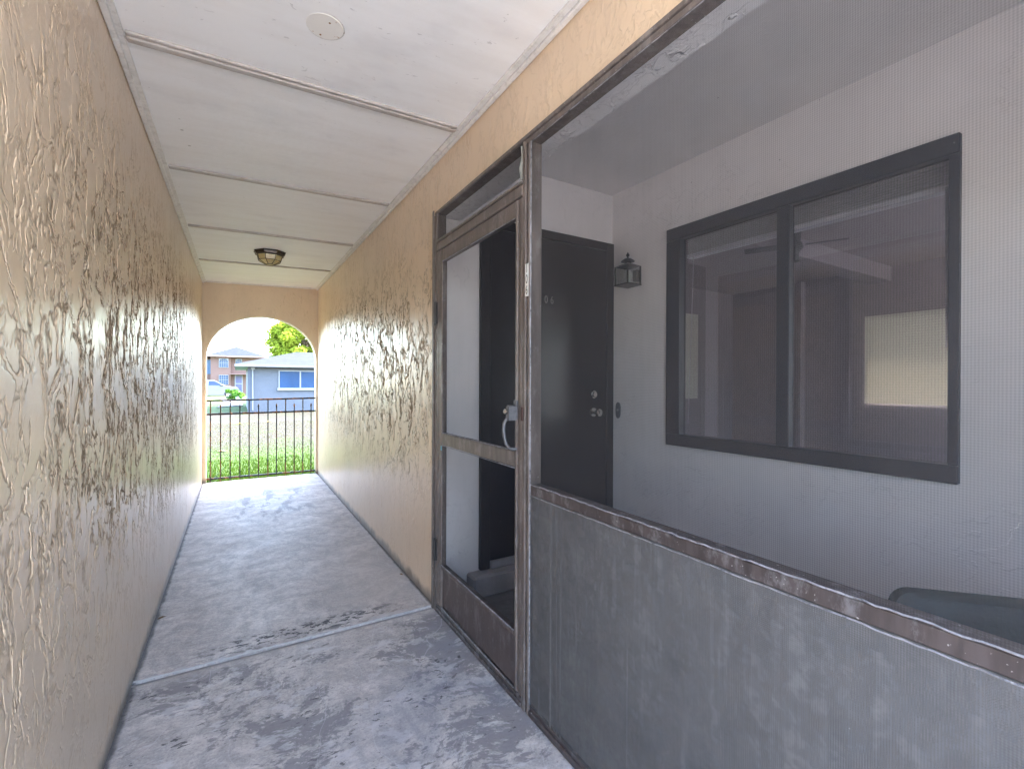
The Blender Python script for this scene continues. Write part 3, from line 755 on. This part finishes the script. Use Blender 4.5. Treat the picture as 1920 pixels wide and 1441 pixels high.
bl = thing('window_blind', 'raised pale horizontal blind behind the glass at top of the dark window', 'blind', (WX+.08,1.3,2.2))
m = MB()
for k in range(12): m.box((WX+.055,.66,2.112+.0115*k),(WX+.10,1.92,2.1165+.0115*k), wall_skew)
m.build('slats', M_BLIND, bl)
m = MB(); m.bbox((WX+.050,.66,2.088),(WX+.105,1.92,2.1105), .003, wall_skew); m.build('bottom_rail', simple('blind_rail',(.85,.85,.86),.35), bl)
m = MB(); m.bbox((WX+.048,.66,2.2500),(WX+.107,1.92,2.277), .003, wall_skew); m.build('head_rail', M_BLIND, bl)
m = MB(); m.tube([wall_skew((WX+.052,1.87,2.09)),wall_skew((WX+.052,1.885,1.6)),wall_skew((WX+.052,1.905,1.05))], .0025, 6); m.build('cord', M_BLIND, bl)
m = MB(); m.tube([wall_skew((WX+.048,.695,2.10)),wall_skew((WX+.05,.690,1.45))], .0055, 8); m.build('wand', simple('clear_wand',(.6,.6,.65),.2), bl)

# the room behind the window
rm = thing('living_room', 'dim empty room seen through the dark window', 'room', (4.4,1.5,0))
RZ = 2.60
m = MB()
def hole_wall_x(x0,x1,ya,yb,z0,z1,hy0,hy1,hz0,hz1):
    m.box((x0,ya,z0),(x1,hy0,z1)).box((x0,hy1,z0),(x1,yb,z1)).box((x0,hy0,z0),(x1,hy1,hz0)).box((x0,hy0,hz1),(x1,hy1,z1))
hole_wall_x(6.2,6.32,-1.05,4.1,0,RZ,1.25,2.445,1.09,2.07)
def hole_wall_y(y0,y1,xa,xb,z0,z1,hx0,hx1,hz0,hz1):
    m.box((xa,y0,z0),(hx0,y1,z1)).box((hx1,y0,z0),(xb,y1,z1)).box((hx0,y0,z0),(hx1,y1,hz0)).box((hx0,y0,hz1),(hx1,y1,z1))
hole_wall_y(4.1,4.2,2.3,6.32,0,RZ,4.95,5.40,1.10,2.24)
hole_wall_y(-1.15,-1.05,2.62,6.32,0,RZ,4.2,5.2,.05,2.1)  # unseen opening added in this wall to let daylight into the room
m.box((2.5,2.70,0),(2.62,4.1,RZ))
m.box((6.10,3.1,0),(6.1995,3.16,RZ)); m.box((4.2,3.98,0),(4.32,4.0995,RZ))
m.box((6.12,.2,0),(6.1995,.26,RZ)); m.box((3.3,4.04,2.05),(4.19,4.0995,2.15)).box((3.3,4.04,0),(3.38,4.0995,2.0495))
m.build('room_walls', M_ROOM, rm)
m = MB(); m.box((2.56,-1.15,RZ+.001),(6.32,4.2,RZ+.05)); m.build('room_ceiling', M_ROOMC, rm)
m = MB(); m.box((2.62,-1.15,-.05),(6.32,4.2,.02)); m.build('room_floor', M_ROOMF, rm)
m = MB(); m.box((3.0,2.2,2.44),(6.19,2.40,RZ)); m.build('beam', M_ROOM, rm)
for nm,a,b in (('shade',(6.185,1.26,1.085),(6.188,2.447,2.075)),('shade',(4.94,4.085,1.10),(5.41,4.088,2.245))):
    m = MB(); m.box(a,b); m.build('roller_shade', M_SHADE, rm)
fx, fy = 3.9, 2.04
fan = thing('ceiling_fan', 'dark ceiling fan hanging in the room behind the window', 'fan', (fx,fy,RZ))
m = MB(); m.lathe((fx,fy,RZ), [(.05,0),(.05,-.03),(.013,-.05),(.013,-.14),(.06,-.15),(.07,-.19),(.04,-.23),(.04,-.30),(.01,-.31)], 20); m.build('motor', M_FAN, fan, smooth=True)
for k in range(4):
    a = k*PI/2+.5; m = MB()
    M_ = Matrix.Translation((fx,fy,RZ-.17)) @ Matrix.Rotation(a,4,'Z') @ Matrix.Rotation(.2,4,'X')
    m.bbox((.08,-.045,-.004),(.36,.045,.004), .003, lambda p: tuple(M_ @ Vector(p))); m.build('blade', M_FAN, fan)

# unseen roof slab added over everything to block light
m = MB(); m.box((LX-.45,Y0-.1,ZT+.001),(RX-.02,YE+.2,ZT+.12)).box((RX-.0195,PY0-.05,ZT+.001),(7.2,YE+.2,ZT+.12))
rf = m.build('light_block_roof', M_CONC, origin=(3,3,ZT)); tag(rf, 'unseen flat roof slab added above the walkway and porch to block light', 'roof')
m = MB(); m.box((2.62,4.2005,-.1),(6.6,7.2,ZT)); tag(m.build('unit_wall', M_ARCH, origin=(4,5,0)), 'solid unit wall behind the right wall', 'wall')

# patio chair behind the screen
chd = thing('patio_chair', 'patio chair with dark green padded back standing behind the screen', 'chair', (1.75,.40,.03))
u = Vector((.697,-.717,0)); v = Vector((.717,.697,0)); c0 = Vector((1.50,.520,0))
def cf(p): q = c0+u*p[0]+v*p[1]; return (q.x,q.y,p[2])
W_ = .52
# backrest: rounded slab
m = MB(); prof = []
for k in range(9): a = PI/2*k/8; prof.append((.07-.07*sin(a) , .67+.08*cos(a)) if False else (.05*(1-sin(a)), .70+.05*(cos(a)) if False else .70+.05*sin(PI/2-a)))
poly = [(0,.40),(0,.70)]+[(.05-.05*cos(PI/2*k/6), .70+.05*sin(PI/2*k/6)) for k in range(1,7)]+[(W_-.05+.05*sin(PI/2*k/6), .70+.05*cos(PI/2*k/6)) for k in range(0,7)]+[(W_,.40)]
n = len(poly); vs = []; 
for off,ins in ((0,.010),(.012,0),(.045,0),(.058,.010)):
    for (a,z) in poly:
        aa = a+(ins if a < W_/2 else -ins); zz = z-(ins if z > .5 else 0); vs.append(cf((aa,off+(.75-zz)*-.12+.0,zz)))
fs = [tuple(range(n)), tuple(range(3*n,4*n))]
for k in range(3): fs += [(k*n+i,k*n+(i+1)%n,(k+1)*n+(i+1)%n,(k+1)*n+i) for i in range(n)]
m.add(vs, fs); m.build('backrest', M_GREEN, chd, smooth=True)
m = MB(); m.bbox((.02,-.52,.40),(W_-.02,-.06,.46), .02, cf); m.build('seat_cushion', M_GREEN, chd)
for a,b in ((.0,-.53),(W_-.04,-.53),(.0,-.04),(W_-.04,-.04)):
    m = MB(); m.bbox((a,b,.031),(a+.04,b+.04,.66 if b > -.3 else .60), .004, cf); m.build('leg', M_WOOD, chd)
for a in (0,W_-.045):
    m = MB(); m.bbox((a,-.54,.6005),(a+.045,-.035,.625), .008, cf); m.build('armrest', M_WOOD, chd)
m = MB(); m.bbox((.041,-.53,.34),(W_-.041,-.02,.39), .006, cf); m.build('seat_frame', M_WOOD, chd)
m = MB(); m.bbox((.06,.075,.60),(W_+.08,.10,.685), .006, cf).bbox((W_+.04,.06,.031),(W_+.08,.0745,.68), .004, cf); m.build('back_slat', M_WOOD, chd)

# ------------------------------------------------------------------ iron fence in the arch
ff = thing('iron_fence', 'low rusty black iron fence with alternating spear bars closing the arch', 'fence', (.31,7.12,0))
def rail(z0,z1,r,name='rail'):
    m = MB(); m.bbox((-.343,7.11,-r),(.961,7.132,r), .002, lambda p:(p[0],p[1],p[2]+z0+(z1-z0)*(p[0]+.343)/1.304)); m.build(name, M_IRON, ff)
rail(1.058,1.078,.0115); rail(.882,.894,.0125); rail(.044,.036,.0115)
BX = [-.299,-.188,-.08,.03,.137,.248,.361,.466,.579,.688,.799,.907]
for i,x in enumerate(BX):
    m = MB(); s = .0068
    if i%2 == 0:
        m.box((x-s,7.1135,-.03),(x+s,7.1285,1.06+.004)); m.build('bar', M_IRON, ff)
    else:
        m.box((x-s,7.1135,-.03),(x+s,7.1285,.962)); b = m.build('spear_bar', M_IRON, ff)
        m = MB(); m.lathe((x,7.121,.9622), [(.006,0),(.013,.004),(.013,.012),(.008,.016),(.012,.022),(.008,.034),(.001,.046)], 8); m.build('spear_tip', M_IRON, b)

# spiky plant at the left jamb
def spiky(x,y,blades,name,label):
    t = thing(name, label, 'plant', (x,y,g(y)))
    m = MB()
    for (dx,dy,h,w) in blades:
        z0 = g(y)-.01; n = 6; vs = []; fs = []
        for k in range(n+1):
            q = k/n; ww_ = w*(1-q**2)+.001
            bxp = x+dx*q**1.15; byp = y+dy*q; zz = z0+h*q
            vs += [(bxp-ww_,byp,zz),(bxp,byp-.004,zz+.0),(bxp+ww_,byp,zz)]
        for k in range(n):
            for j in range(2): fs.append((k*3+j,k*3+j+1,(k+1)*3+j+1,(k+1)*3+j))
        m.add(vs, fs)
    m.build('leaves', simple('dark_spiky_leaf',(.045,.11,.02),.5,var=.3,vs=20), t)
spiky(-.315,7.22,[(.05,0,.26,.012),(.10,.02,.16,.010),(.23,.0,.30,.007),(.02,.02,.15,.010),(-.02,.03,.2,.01),(.14,.03,.1,.008)], 'spiky_plant', 'small spiky green plant at the foot of the left fence end')
# fallen leaves / debris on the lawn
M_YL = simple('yellow_fallen_leaf', (.75,.50,.06), .6, var=.2); M_BL = simple('brown_fallen_leaf', (.10,.06,.03), .8)
for k,(x,y,r,mt,lab) in enumerate(((-.02,19.6,.14,M_YL,'yellow leaf lying on the dry lawn, left of the pair'),(1.05,20.2,.16,M_YL,'yellow leaf lying on the dry lawn, right of the pair'),(-.25,10.9,.07,M_BL,'dark twig leaf lying on the lawn between the second and fourth fence bars'))):
    m = MB(); z = g(y)+.02; pts = []
    rr = random.Random(k)
    for i in range(10):
        a = 2*PI*i/10; q = r*(.6+.5*rr.random()); pts.append((x+q*cos(a)*1.2, y+q*sin(a), z+.02*rr.random()))
    m.add(pts+[(p[0],p[1],p[2]-.006) for p in pts], [tuple(range(10)), tuple(range(19,9,-1))]+[(i,i+10,(i+1)%10+10,(i+1)%10) for i in range(10)])
    tag(m.build('fallen_leaf', mt, origin=(x,y,z)), lab, 'leaf')

# ------------------------------------------------------------------ blue house
M_BLUE = simple('pale_blue_stucco', (.088,.095,.112), .8, var=.05, vs=2, bump=.01, bs=12)
M_BLUED = simple('darker_blue_corner', (.07,.078,.098), .8, var=.05)  # corner strip slightly darker than the house wall
M_WHITE = simple('white_house_trim', (.20,.205,.215), .5, var=.04)
def shingle(name, c):
    t = NT(name)
    b = t.n('ShaderNodeTexBrick', None, Vector=t.vmap((1,1.1,1)), Color1=(*[k*.86 for k in c],1), Color2=(*c,1), Mortar=(*[k*.6 for k in c],1), Scale=2.2, Mortar_Size=.012)
    n = t.lin(t.noise(scale=2., detail=6), .3, .7, .85, 1.15)
    col = t.mix(1., b.outputs[0], t.n('ShaderNodeCombineColor', None, _0=n, _1=n, _2=n).outputs[0], 'MULTIPLY')
    return t.fin(t.pbsdf(Base_Color=col, Roughness=.9, Specular_IOR_Level=.05, Normal=t.bump(b.outputs['Fac'], .01, -.5)))
M_SHING = shingle('grey_shingles', (.028,.031,.036)); M_SHING2 = shingle('grey_blue_shingles', (.024,.028,.034))
def winglass(name, c):
    t = NT(name); n = t.noise(t.vmap((1,1,.4)), 1.5, 3)
    return t.fin(t.pbsdf(Base_Color=t.mix(n, c, tuple(k*1.9 for k in c)), Roughness=.15, Specular_IOR_Level=.12))
M_WG = winglass('blue_window_glass', (.018,.04,.085))
bh = thing('blue_house', 'single-storey pale blue house with grey hip roof and white framed window', 'house', (5,30,g(29.7)))
HY = 29.7; z0 = g(HY)
m = MB(); m.box((.55,HY,z0-.3),(13,HY+9,2.16)); m.build('wall', M_BLUE, bh)
m = MB(); m.box((.50,HY-.03,z0-.3),(.70,HY-.0005,2.16)); m.build('corner_strip', M_BLUED, bh)
# roof
ex0, ey0, ex1, ey1 = -.13, HY-.62, 13.7, HY+9.6; ze = 2.30
m = MB(); r1 = (3.35,ey0+4.3,3.30); r2 = (10.2,ey0+4.3,3.30)
m.add([(ex0,ey0,ze),(ex1,ey0,ze),(ex1,ey1,ze),(ex0,ey1,ze),r1,r2,(3.35,ey1-4.3,3.30),(10.2,ey1-4.3,3.30)],
      [(0,1,5,4),(1,2,7,5),(2,3,6,7),(3,0,4,6),(4,5,7,6)])
rfb = m.build('roof', M_SHING, bh)
m = MB(); m.box((ex0,ey0,ze-.13),(ex1,ey0+.03,ze-.002)).box((ex0,ey0+.0305,ze-.13),(ex0+.03,ey1,ze-.002)); m.build('fascia', M_WHITE, rfb)
m = MB(); m.box((ex0+.0305,ey0+.031,ze-.12),(ex1,ey1,ze-.10)); m.build('soffit', simple('grey_soffit',(.45,.50,.58),.8), rfb)
m = MB(); m.tube([(.74,HY-.06,2.10),(.74,HY-.06,z0+.1)], .04, 8); m.box((.66,HY-.14,2.02),(.84,HY-.031,2.165)); m.build('downpipe', M_WHITE, bh)
wy0,wy1 = .985,1.94; wx0,wx1 = 2.10,4.25
win = MB()
for a,b in (((wx0-.06,wy1),(wx1+.06,wy1+.06)),((wx0-.06,wy0),(wx0,wy1-.0005)),((wx1,wy0),(wx1+.06,wy1-.0005)),((3.15,wy0),(3.23,wy1-.0005))): win.box((a[0],HY-.05,a[1]),(b[0],HY-.001,b[1]))
w1 = win.build('window', M_WHITE, bh)
m = MB(); m.box((wx0,HY-.02,wy0),(3.1495,HY-.002,wy1-.001)).box((3.2305,HY-.02,wy0),(wx1-.0005,HY-.002,wy1-.001)); m.build('pane', M_WG, w1)
m = MB(); m.bbox((wx0-.12,HY-.12,wy0-.16),(wx1+.12,HY-.001,wy0-.0005), .01); m.build('sill', M_WHITE, w1)
m = MB(); m.box((.95,HY-.02,z0+.06),(1.15,HY-.001,z0+.12)); m.build('vent', simple('dark_vent',(.1,.1,.12),.6), bh)

# ------------------------------------------------------------------ pink two-storey house
K = .96
def pk(x,z): return (x*K, 1.3+(z-1.3)*K)
PY = 72.
M_PINK = simple('salmon_stucco', (.135,.078,.062), .85, var=.05, vs=1)
M_PINKD = simple('salmon_stucco_band', (.15,.075,.06), .85, var=.04)
ph = thing('pink_house', 'two-storey salmon pink house with pale grey hip roof and white windows', 'house', (0,PY,g(PY)))
gz = g(PY)
m = MB(); m.box((-3.02,PY,gz-.4),(-.76,PY+9,4.72)).box((-.7595,PY+.5,gz-.4),(6.5,PY+9,4.72)); m.build('wall', M_PINK, ph)
m = MB(); m.box((-9,PY+2,gz-.4),(-3.0205,PY+9,4.5)); m.build('wing', M_PINK, ph)
m = MB(); ez = 4.80
m.add([(-3.6,PY-.7,ez),(3.55,PY-.7,ez),(3.55,PY+9.6,ez),(-3.6,PY+9.6,ez),(-.1,PY+4,6.35),(.1,PY+5,6.35)], [(0,1,4),(1,2,5,4),(2,3,5),(3,0,4,5)])
m.add([(-9.6,PY+1.4,4.58),(-3.0,PY+1.4,4.58),(-3.0,PY+9.6,4.58),(-9.6,PY+9.6,4.58),(-6.5,PY+5.5,5.7)], [(0,1,4),(1,2,4),(2,3,4),(3,0,4)])
m.add([(3.0,PY+.2,4.78),(9.5,PY+.2,4.78),(6.2,PY+5,6.0)], [(0,1,2)])
rp = m.build('roof', M_SHING2, ph)
m = MB(); m.box((-3.6,PY-.7,ez-.14),(3.55,PY-.66,ez-.002)).box((-3.6,PY-.6595,ez-.14),(-3.56,PY+9.6,ez-.002)); m.build('fascia', simple('brown_pink_fascia',(.42,.27,.24),.7), rp)
m = MB(); m.box((-3.55,PY-.655,ez-.13),(3.55,PY+.6,ez-.10)); m.build('soffit', M_PINKD, rp)
def pwin(x0,x1,z0,z1,nx,rows,y,arch=False):
    m = MB(); f = .05
    m.box((x0-f,y-.08,z0-f),(x1+f,y-.001,z0)).box((x0-f,y-.08,z1),(x1+f,y-.001,z1+f)).box((x0-f,y-.08,z0+.0005),(x0,y-.001,z1-.0005)).box((x1,y-.08,z0+.0005),(x1+f,y-.001,z1-.0005))
    for k in range(1,nx): xx = x0+(x1-x0)*k/nx; m.box((xx-.015,y-.07,z0),(xx+.015,y-.021,z1))
    for k in range(1,rows): zz = z0+(z1-z0)*k/rows; m.box((x0,y-.075,zz-(.03 if 2*k==rows else .015)),(x1,y-.022,zz+(.03 if 2*k==rows else .015)))
    if arch:
        xm = (x0+x1)/2
        for sgn in (-1,1):
            m.add([(xm+sgn*(x1-xm),y-.083,z1),(xm+sgn*(x1-xm),y-.083,z1-.32),(xm+sgn*(x1-xm)*.80,y-.083,z1-.10),(xm+sgn*(x1-xm)*.35,y-.083,z1)], [(0,1,2,3)])
    w = m.build('window', M_WHITE, ph)
    m = MB(); m.box((x0,y-.02,z0),(x1,y-.002,z1)); m.build('pane', winglass('house_glass', (.03,.05,.09)), w)
pwin(-2.05,-1.07,3.30,4.40,4,4,PY,True)
pwin(-2.05,-1.07,1.02,2.22,4,4,PY)
pwin(-.17,.50,3.85,4.40,3,2,PY+.5,True)
m = MB(); m.box((-5.2,PY+1.97,2.4),(-3.06,PY+1.999,4.3)); m.build('pane', winglass('wing_glass',(.05,.09,.15)), ph)
# porch entrance
m = MB(); m.box((-.30,PY+.40,-.48),(-.20,PY+.499,2.2)).box((.52,PY+.40,-.48),(.62,PY+.499,2.2)).box((-.1995,PY+.40,1.05),(.5195,PY+.499,1.16)).box((-.30,PY+.40,2.2005),(.62,PY+.499,2.3)).box((-.1995,PY+.4,-.48),(.5195,PY+.499,-.1)); ps = m.build('screen_entry', M_WHITE, ph)
m = MB(); m.box((-.1995,PY+.45,-.1),(.5195,PY+.47,2.2)); m.build('pane', winglass('entry_glass',(.07,.07,.12)), ps)
m = MB(); m.box((-.76,PY-.9,2.34),(2.4,PY+.49,2.42)); m.build('porch_roof', simple('brown_porch_edge',(.20,.12,.11),.8), ph)

# ------------------------------------------------------------------ white pickup
TY = 61.2; tz = g(62)
M_TRUCK = simple('white_truck_paint', (.14,.145,.15), .35, var=.01)
M_TYRE = simple('tyre_rubber', (.02,.02,.022), .8); M_RIM = simple('alloy_rim', (.6,.61,.63), .3, .6, var=.05)
M_TG = winglass('truck_glass', (.02,.03,.055)); M_DK = simple('dark_arch_liner', (.02,.02,.022), .8)
tr = thing('pickup_truck', 'white pickup truck parked sideways in front of the pink house', 'pickup truck', (-3,TY+1,tz))
h0 = tz
def arcp(cx_, r, z, n=10): return [(cx_+r*cos(PI-PI*i/n), z+r*sin(PI*i/n)) for i in range(n+1)]
wz = h0+.40; FW, RW = -.80, -4.45
low = [(-6.0,h0+.55),(-6.0,h0+.42)]+[(RW-.5,h0+.34)]+arcp(RW,.49,wz-.02)+[(RW+.5,h0+.32),(FW-.5,h0+.32)]+arcp(FW,.49,wz-.02)+[(FW+.5,h0+.40),(.12,h0+.45)]
top_ = [(.14,h0+.85),(.05,h0+1.12),(-.15,h0+1.22),(-1.15,h0+1.34),(-2.05,h0+1.92),(-2.35,h0+2.02),(-3.6,h0+2.02),(-3.95,h0+1.92),(-4.15,h0+1.40),(-5.95,h0+1.40)]
low2 = [(p[0],p[1]) for p in low]
body = low2+[(.14,h0+.85),(.05,h0+1.12),(-.15,h0+1.22),(-1.15,h0+1.34)]+[(-4.15,h0+1.38),(-5.98,h0+1.38)]
m = MB(); m.prism([(p[0],p[1]) for p in body], 1, TY, TY+1.95); m.build('body', M_TRUCK, tr)
m = MB(); cab = [(-1.15,h0+1.345),(-2.05,h0+1.92),(-2.35,h0+2.02),(-3.6,h0+2.02),(-3.92,h0+1.92),(-4.12,h0+1.385)]
vs = []; n = len(cab)
for (yy,ins) in ((TY+.03,0),(TY+1.92,0)):
    for (x,z) in cab: vs.append((x, yy+(.14 if yy < TY+1 else -.14)*max(0,(z-h0-1.38))/.64, z))
m.add(vs, [tuple(range(n)),tuple(range(n,2*n))]+[(i,(i+1)%n,(i+1)%n+n,i+n) for i in range(n)]); m.build('cab', M_TRUCK, tr)
def tilt(x,z,o=.012): return (x, TY+.03-o+.14*max(0,(z-h0-1.38))/.64, z)
for poly in ([(-1.42,h0+1.42),(-2.10,h0+1.84),(-2.30,h0+1.90),(-2.72,h0+1.90),(-2.76,h0+1.42)],[(-2.98,h0+1.42),(-2.95,h0+1.90),(-3.60,h0+1.90),(-3.82,h0+1.80),(-3.92,h0+1.42)]):
    m = MB(); k = len(poly); m.add([tilt(x,z) for x,z in poly]+[tilt(x,z,.002) for x,z in poly], [tuple(range(k)),tuple(range(k,2*k))]+[(i,(i+1)%k,(i+1)%k+k,i+k) for i in range(k)]); m.build('side_window', M_TG, tr)
m = MB(); m.add([(-1.22,TY+.2,h0+1.36),(-1.22,TY+1.75,h0+1.36),(-2.02,TY+1.65,h0+1.89),(-2.02,TY+.3,h0+1.89)],[(0,1,2,3)]); 
m.v = [(x+.012,y,z+.016) for x,y,z in m.v]; m.build('windshield', M_TG, tr)
for wxp in (FW,RW):
    m = MB(); m.lathe((wxp,TY-.02,wz), [(.25,0),(.36,.0),(.40,.03),(.40,.22),(.36,.25),(.1,.25)], 28, 'y'); w = m.build('wheel', M_TYRE, tr, smooth=True)
    m = MB(); m.lathe((wxp,TY-.035,wz), [(.05,-.01),(.07,.0),(.08,.012),(.24,.012),(.27,.0),(.27,.03),(.05,.03)], 28, 'y')
    for k in range(6): 
        a = 2*PI*k/6
    m.build('rim', M_RIM, w, smooth=True)
    for k in range(6):
        a = 2*PI*(k+.5)/6
        m = MB(); m.lathe((wxp+.17*cos(a),TY-.026,wz+.17*sin(a)), [(.04,-.002),(.04,.02)], 10, 'y'); m.build('rim_hole', M_DK, w)
    m = MB(); q = arcp(wxp,.49,wz-.02); q2 = arcp(wxp,.43,wz-.02); k = len(q)
    m.add([(x,TY-.012,z) for x,z in q]+[(x,TY-.012,z) for x,z in q2]+[(x,TY+.4,z) for x,z in q2], [(i,i+1,i+1+k,i+k) for i in range(k-1)]+[(i+k,i+1+k,i+1+2*k,i+2*k) for i in range(k-1)]); m.build('wheel_arch', M_DK, tr)
m = MB(); m.bbox((-1.62,TY-.20,h0+1.38),(-1.38,TY+.04,h0+1.56), .03); m.build('wing_mirror', M_TRUCK, tr)
m = MB(); m.bbox((-1.7,TY-.04,h0+1.33),(-1.35,TY-.001,h0+1.39), .005); m.build('mirror_arm', M_DK, tr)
m = MB(); m.bbox((-2.70,TY-.03,h0+1.15),(-2.50,TY-.001,h0+1.19), .008); m.build('door_handle', M_TRUCK, tr)
m = MB(); m.bbox((-3.9,TY-.02,h0+.28),(-1.32,TY+.1,h0+.315), .005); m.build('sill', M_DK, tr)
m = MB(); m.bbox((-.12,TY-.012,h0+.86),(.12,TY+.3,h0+1.06), .02); m.build('headlight', M_LGLASS, tr)
m = MB(); m.bbox((-.1,TY-.01,h0+.42),(.28,TY+1.96,h0+.66), .03); m.build('bumper', M_RIM, tr)

# ------------------------------------------------------------------ tree, bushes, planter
def leaf_mat(name, a, b, trans=.35):
    t = NT(name); n = t.noise(scale=2.2, detail=3); n2 = t.n('ShaderNodeNewGeometry').outputs['Random Per Island'] if 'Random Per Island' in t.n('ShaderNodeNewGeometry').outputs else n
    col = t.mix(t.math('MULTIPLY', t.addm(n, n2), .5), a, b)
    d = t.n('ShaderNodeBsdfDiffuse', None, Color=col).outputs[0]
    tl = t.n('ShaderNodeBsdfTranslucent', None, Color=col).outputs[0]
    mx = t.n('ShaderNodeMixShader'); t.set(mx.inputs[0], trans); t.set(mx.inputs[1], d); t.set(mx.inputs[2], tl)
    return t.fin(mx.outputs[0])
def leaves(m, c, r, n, size, rnd, flat=.5, sq=(1,1,1)):
    for _ in range(n):
        while True:
            p = Vector((rnd.uniform(-1,1),rnd.uniform(-1,1),rnd.uniform(-1,1)))
            if p.length <= 1: break
        p = p.normalized()*p.length**.5
        q = Vector(c)+Vector((p.x*r*sq[0],p.y*r*sq[1],p.z*r*sq[2]))
        nrm = (p+Vector((rnd.uniform(-1,1),rnd.uniform(-1,1),rnd.uniform(-.2,1.4)))*flat).normalized()
        t1 = nrm.orthogonal().normalized(); t2 = nrm.cross(t1); a = rnd.random()*6.28
        u_ = (t1*cos(a)+t2*sin(a))*size*rnd.uniform(.6,1.3); v_ = nrm.cross(u_).normalized()*size*.38
        m.add([q-u_, q+v_*1.0-u_*.1, q+u_, q-v_-u_*.1], [(0,1,2,3)])
rt = random.Random(11)
tx, ty_, tzc = 4.8, 42.0, 4.75
te = thing('leafy_tree', 'bushy yellow-green tree rising behind the blue house roof', 'tree', (tx,ty_,g(ty_)))
m = MB(); m.tube([(tx,ty_,g(ty_)-.2),(tx+.05,ty_,1.5),(tx-.1,ty_,3.2),(tx,ty_,5.0),(tx+.1,ty_,6.2)], [.26,.2,.16,.10,.04], 10)
LM = MB(); clumps = []
for k in range(150):
    a = rt.random()*2*PI; e = rt.uniform(-.9,1.0); rad = 2.35*(1-.32*max(0,e)**2)*rt.uniform(.45,1.0)
    p = Vector((tx+rad*cos(a)*math.sqrt(1-min(.9,e*e*.8)), ty_+rad*sin(a)*math.sqrt(1-min(.9,e*e*.8)), tzc+2.2*e))
    clumps.append(p)
for k in range(14):   # left-reaching boughs
    e = rt.uniform(-.75,.6); clumps.append(Vector((tx-rt.uniform(1.9,2.45)*(1-.25*abs(e)), ty_+rt.uniform(-.8,.8), tzc+2.2*e)))
for p in clumps:
    leaves(LM, p, rt.uniform(.34,.62), 95, .17, rt, .6, (1.15,1.15,.70))
    if rt.random() < .45: m.tube([(tx,ty_,max(2.2,p.z-1.0)),((tx+p.x)/2,(ty_+p.y)/2,p.z-.35),tuple(p)], [.07,.045,.015], 6)
m.build('trunk', simple('bark',(.12,.09,.06),.9,bump=.02), te)
LM.build('crown', leaf_mat('yellow_green_leaves', (.09,.17,.012), (.42,.44,.06)), te)
# shrub and potted plant by the path
def shrub(name,label,c,r,n,size,sq,mat,pot=None):
    t = thing(name, label, 'plant', (c[0],c[1],g(c[1])))
    m = MB(); rr = random.Random(int(c[0]*100)+9)
    for k in range(16):
        p = Vector((c[0]+rr.uniform(-1,1)*r*sq[0]*.7, c[1]+rr.uniform(-1,1)*r*.6, c[2]+rr.uniform(-1,1)*r*sq[2]*.7)); leaves(m, p, r*.42, n//16, size, rr, .6)
    m.build('foliage', mat, t)
    m = MB(); z = g(c[1]); z1 = c[2]-r*sq[2]*.3
    m.tube([(c[0],c[1],z),(c[0]+.03,c[1],z1)], [.04,.02], 6); m.build('stem', simple('stem_bark',(.14,.10,.06),.9), t)
    if pot:
        m = MB(); m.lathe((c[0],c[1],z+.052), [(pot*.7,0),(pot,.38),(pot*1.08,.40),(pot*1.08,.46),(pot*.9,.46)], 20); m.build('pot', simple('grey_pot',(.42,.43,.46),.7), t, smooth=True)
M_LF = leaf_mat('fresh_green_leaves', (.035,.09,.012), (.075,.15,.024)); M_LF2 = leaf_mat('dark_green_leaves', (.04,.13,.02), (.14,.28,.05))
shrub('green_shrub', 'bright green leafy shrub in front of the truck wheel', (-.42,48,.16), .52, 900, .10, (.85,1,1.05), M_LF)
shrub('potted_plant', 'darker green plant in a pale grey pot beside the blue house corner', (.12,46,.30), .42, 700, .10, (1,1,.8), M_LF2, .25)

# ------------------------------------------------------------------ camera, light, world
cam = bpy.data.cameras.new('camera'); co = bpy.data.objects.new('camera', cam); C.objects.link(co)
cam.sensor_width = 36; cam.lens = 36*860.45/1920; cam.clip_start = .02; cam.clip_end = 2000
yaw, pit, rol = R_(30.9), R_(-.16), R_(.2)
co.location = (0,0,1.3)
co.rotation_euler = (Matrix.Rotation(-yaw,4,'Z') @ Matrix.Rotation(PI/2+pit,4,'X') @ Matrix.Rotation(rol,4,'Z')).to_euler()
bpy.context.scene.camera = co

SUN_EL, SUN_AZ = 54, 80     # azimuth measured clockwise from +Y
w = bpy.data.worlds.new('World'); bpy.context.scene.world = w; w.use_nodes = True
nt = w.node_tree; bg = nt.nodes['Background']; sk = nt.nodes.new('ShaderNodeTexSky'); sk.sky_type = 'NISHITA'
sk.sun_disc = False; sk.sun_elevation = R_(SUN_EL); sk.sun_rotation = R_(SUN_AZ); sk.air_density = 1.0; sk.dust_density = 2.0; sk.ozone_density = 1.0
nt.links.new(sk.outputs[0], bg.inputs[0]); bg.inputs[1].default_value = .15
sl = bpy.data.lights.new('sun', 'SUN'); so = bpy.data.objects.new('sun', sl); C.objects.link(so)
sl.energy = 2.1; sl.angle = R_(6); sl.color = (1,.95,.88)
d = Vector((sin(R_(SUN_AZ))*cos(R_(SUN_EL)), cos(R_(SUN_AZ))*cos(R_(SUN_EL)), sin(R_(SUN_EL))))
so.rotation_euler = d.to_track_quat('Z','Y').to_euler(); so.location = (0,0,20)
sc = bpy.context.scene
sc.view_settings.view_transform = 'Standard'; sc.view_settings.look = 'None'; sc.view_settings.exposure = 4.68; sc.view_settings.gamma = 1
sc.cycles.max_bounces = 10; sc.cycles.diffuse_bounces = 6; sc.cycles.transparent_max_bounces = 12; sc.cycles.glossy_bounces = 4
sc.cycles.use_denoising = True; sc.cycles.sample_clamp_indirect = 8
sc.cycles.caustics_reflective = False; sc.cycles.caustics_refractive = False
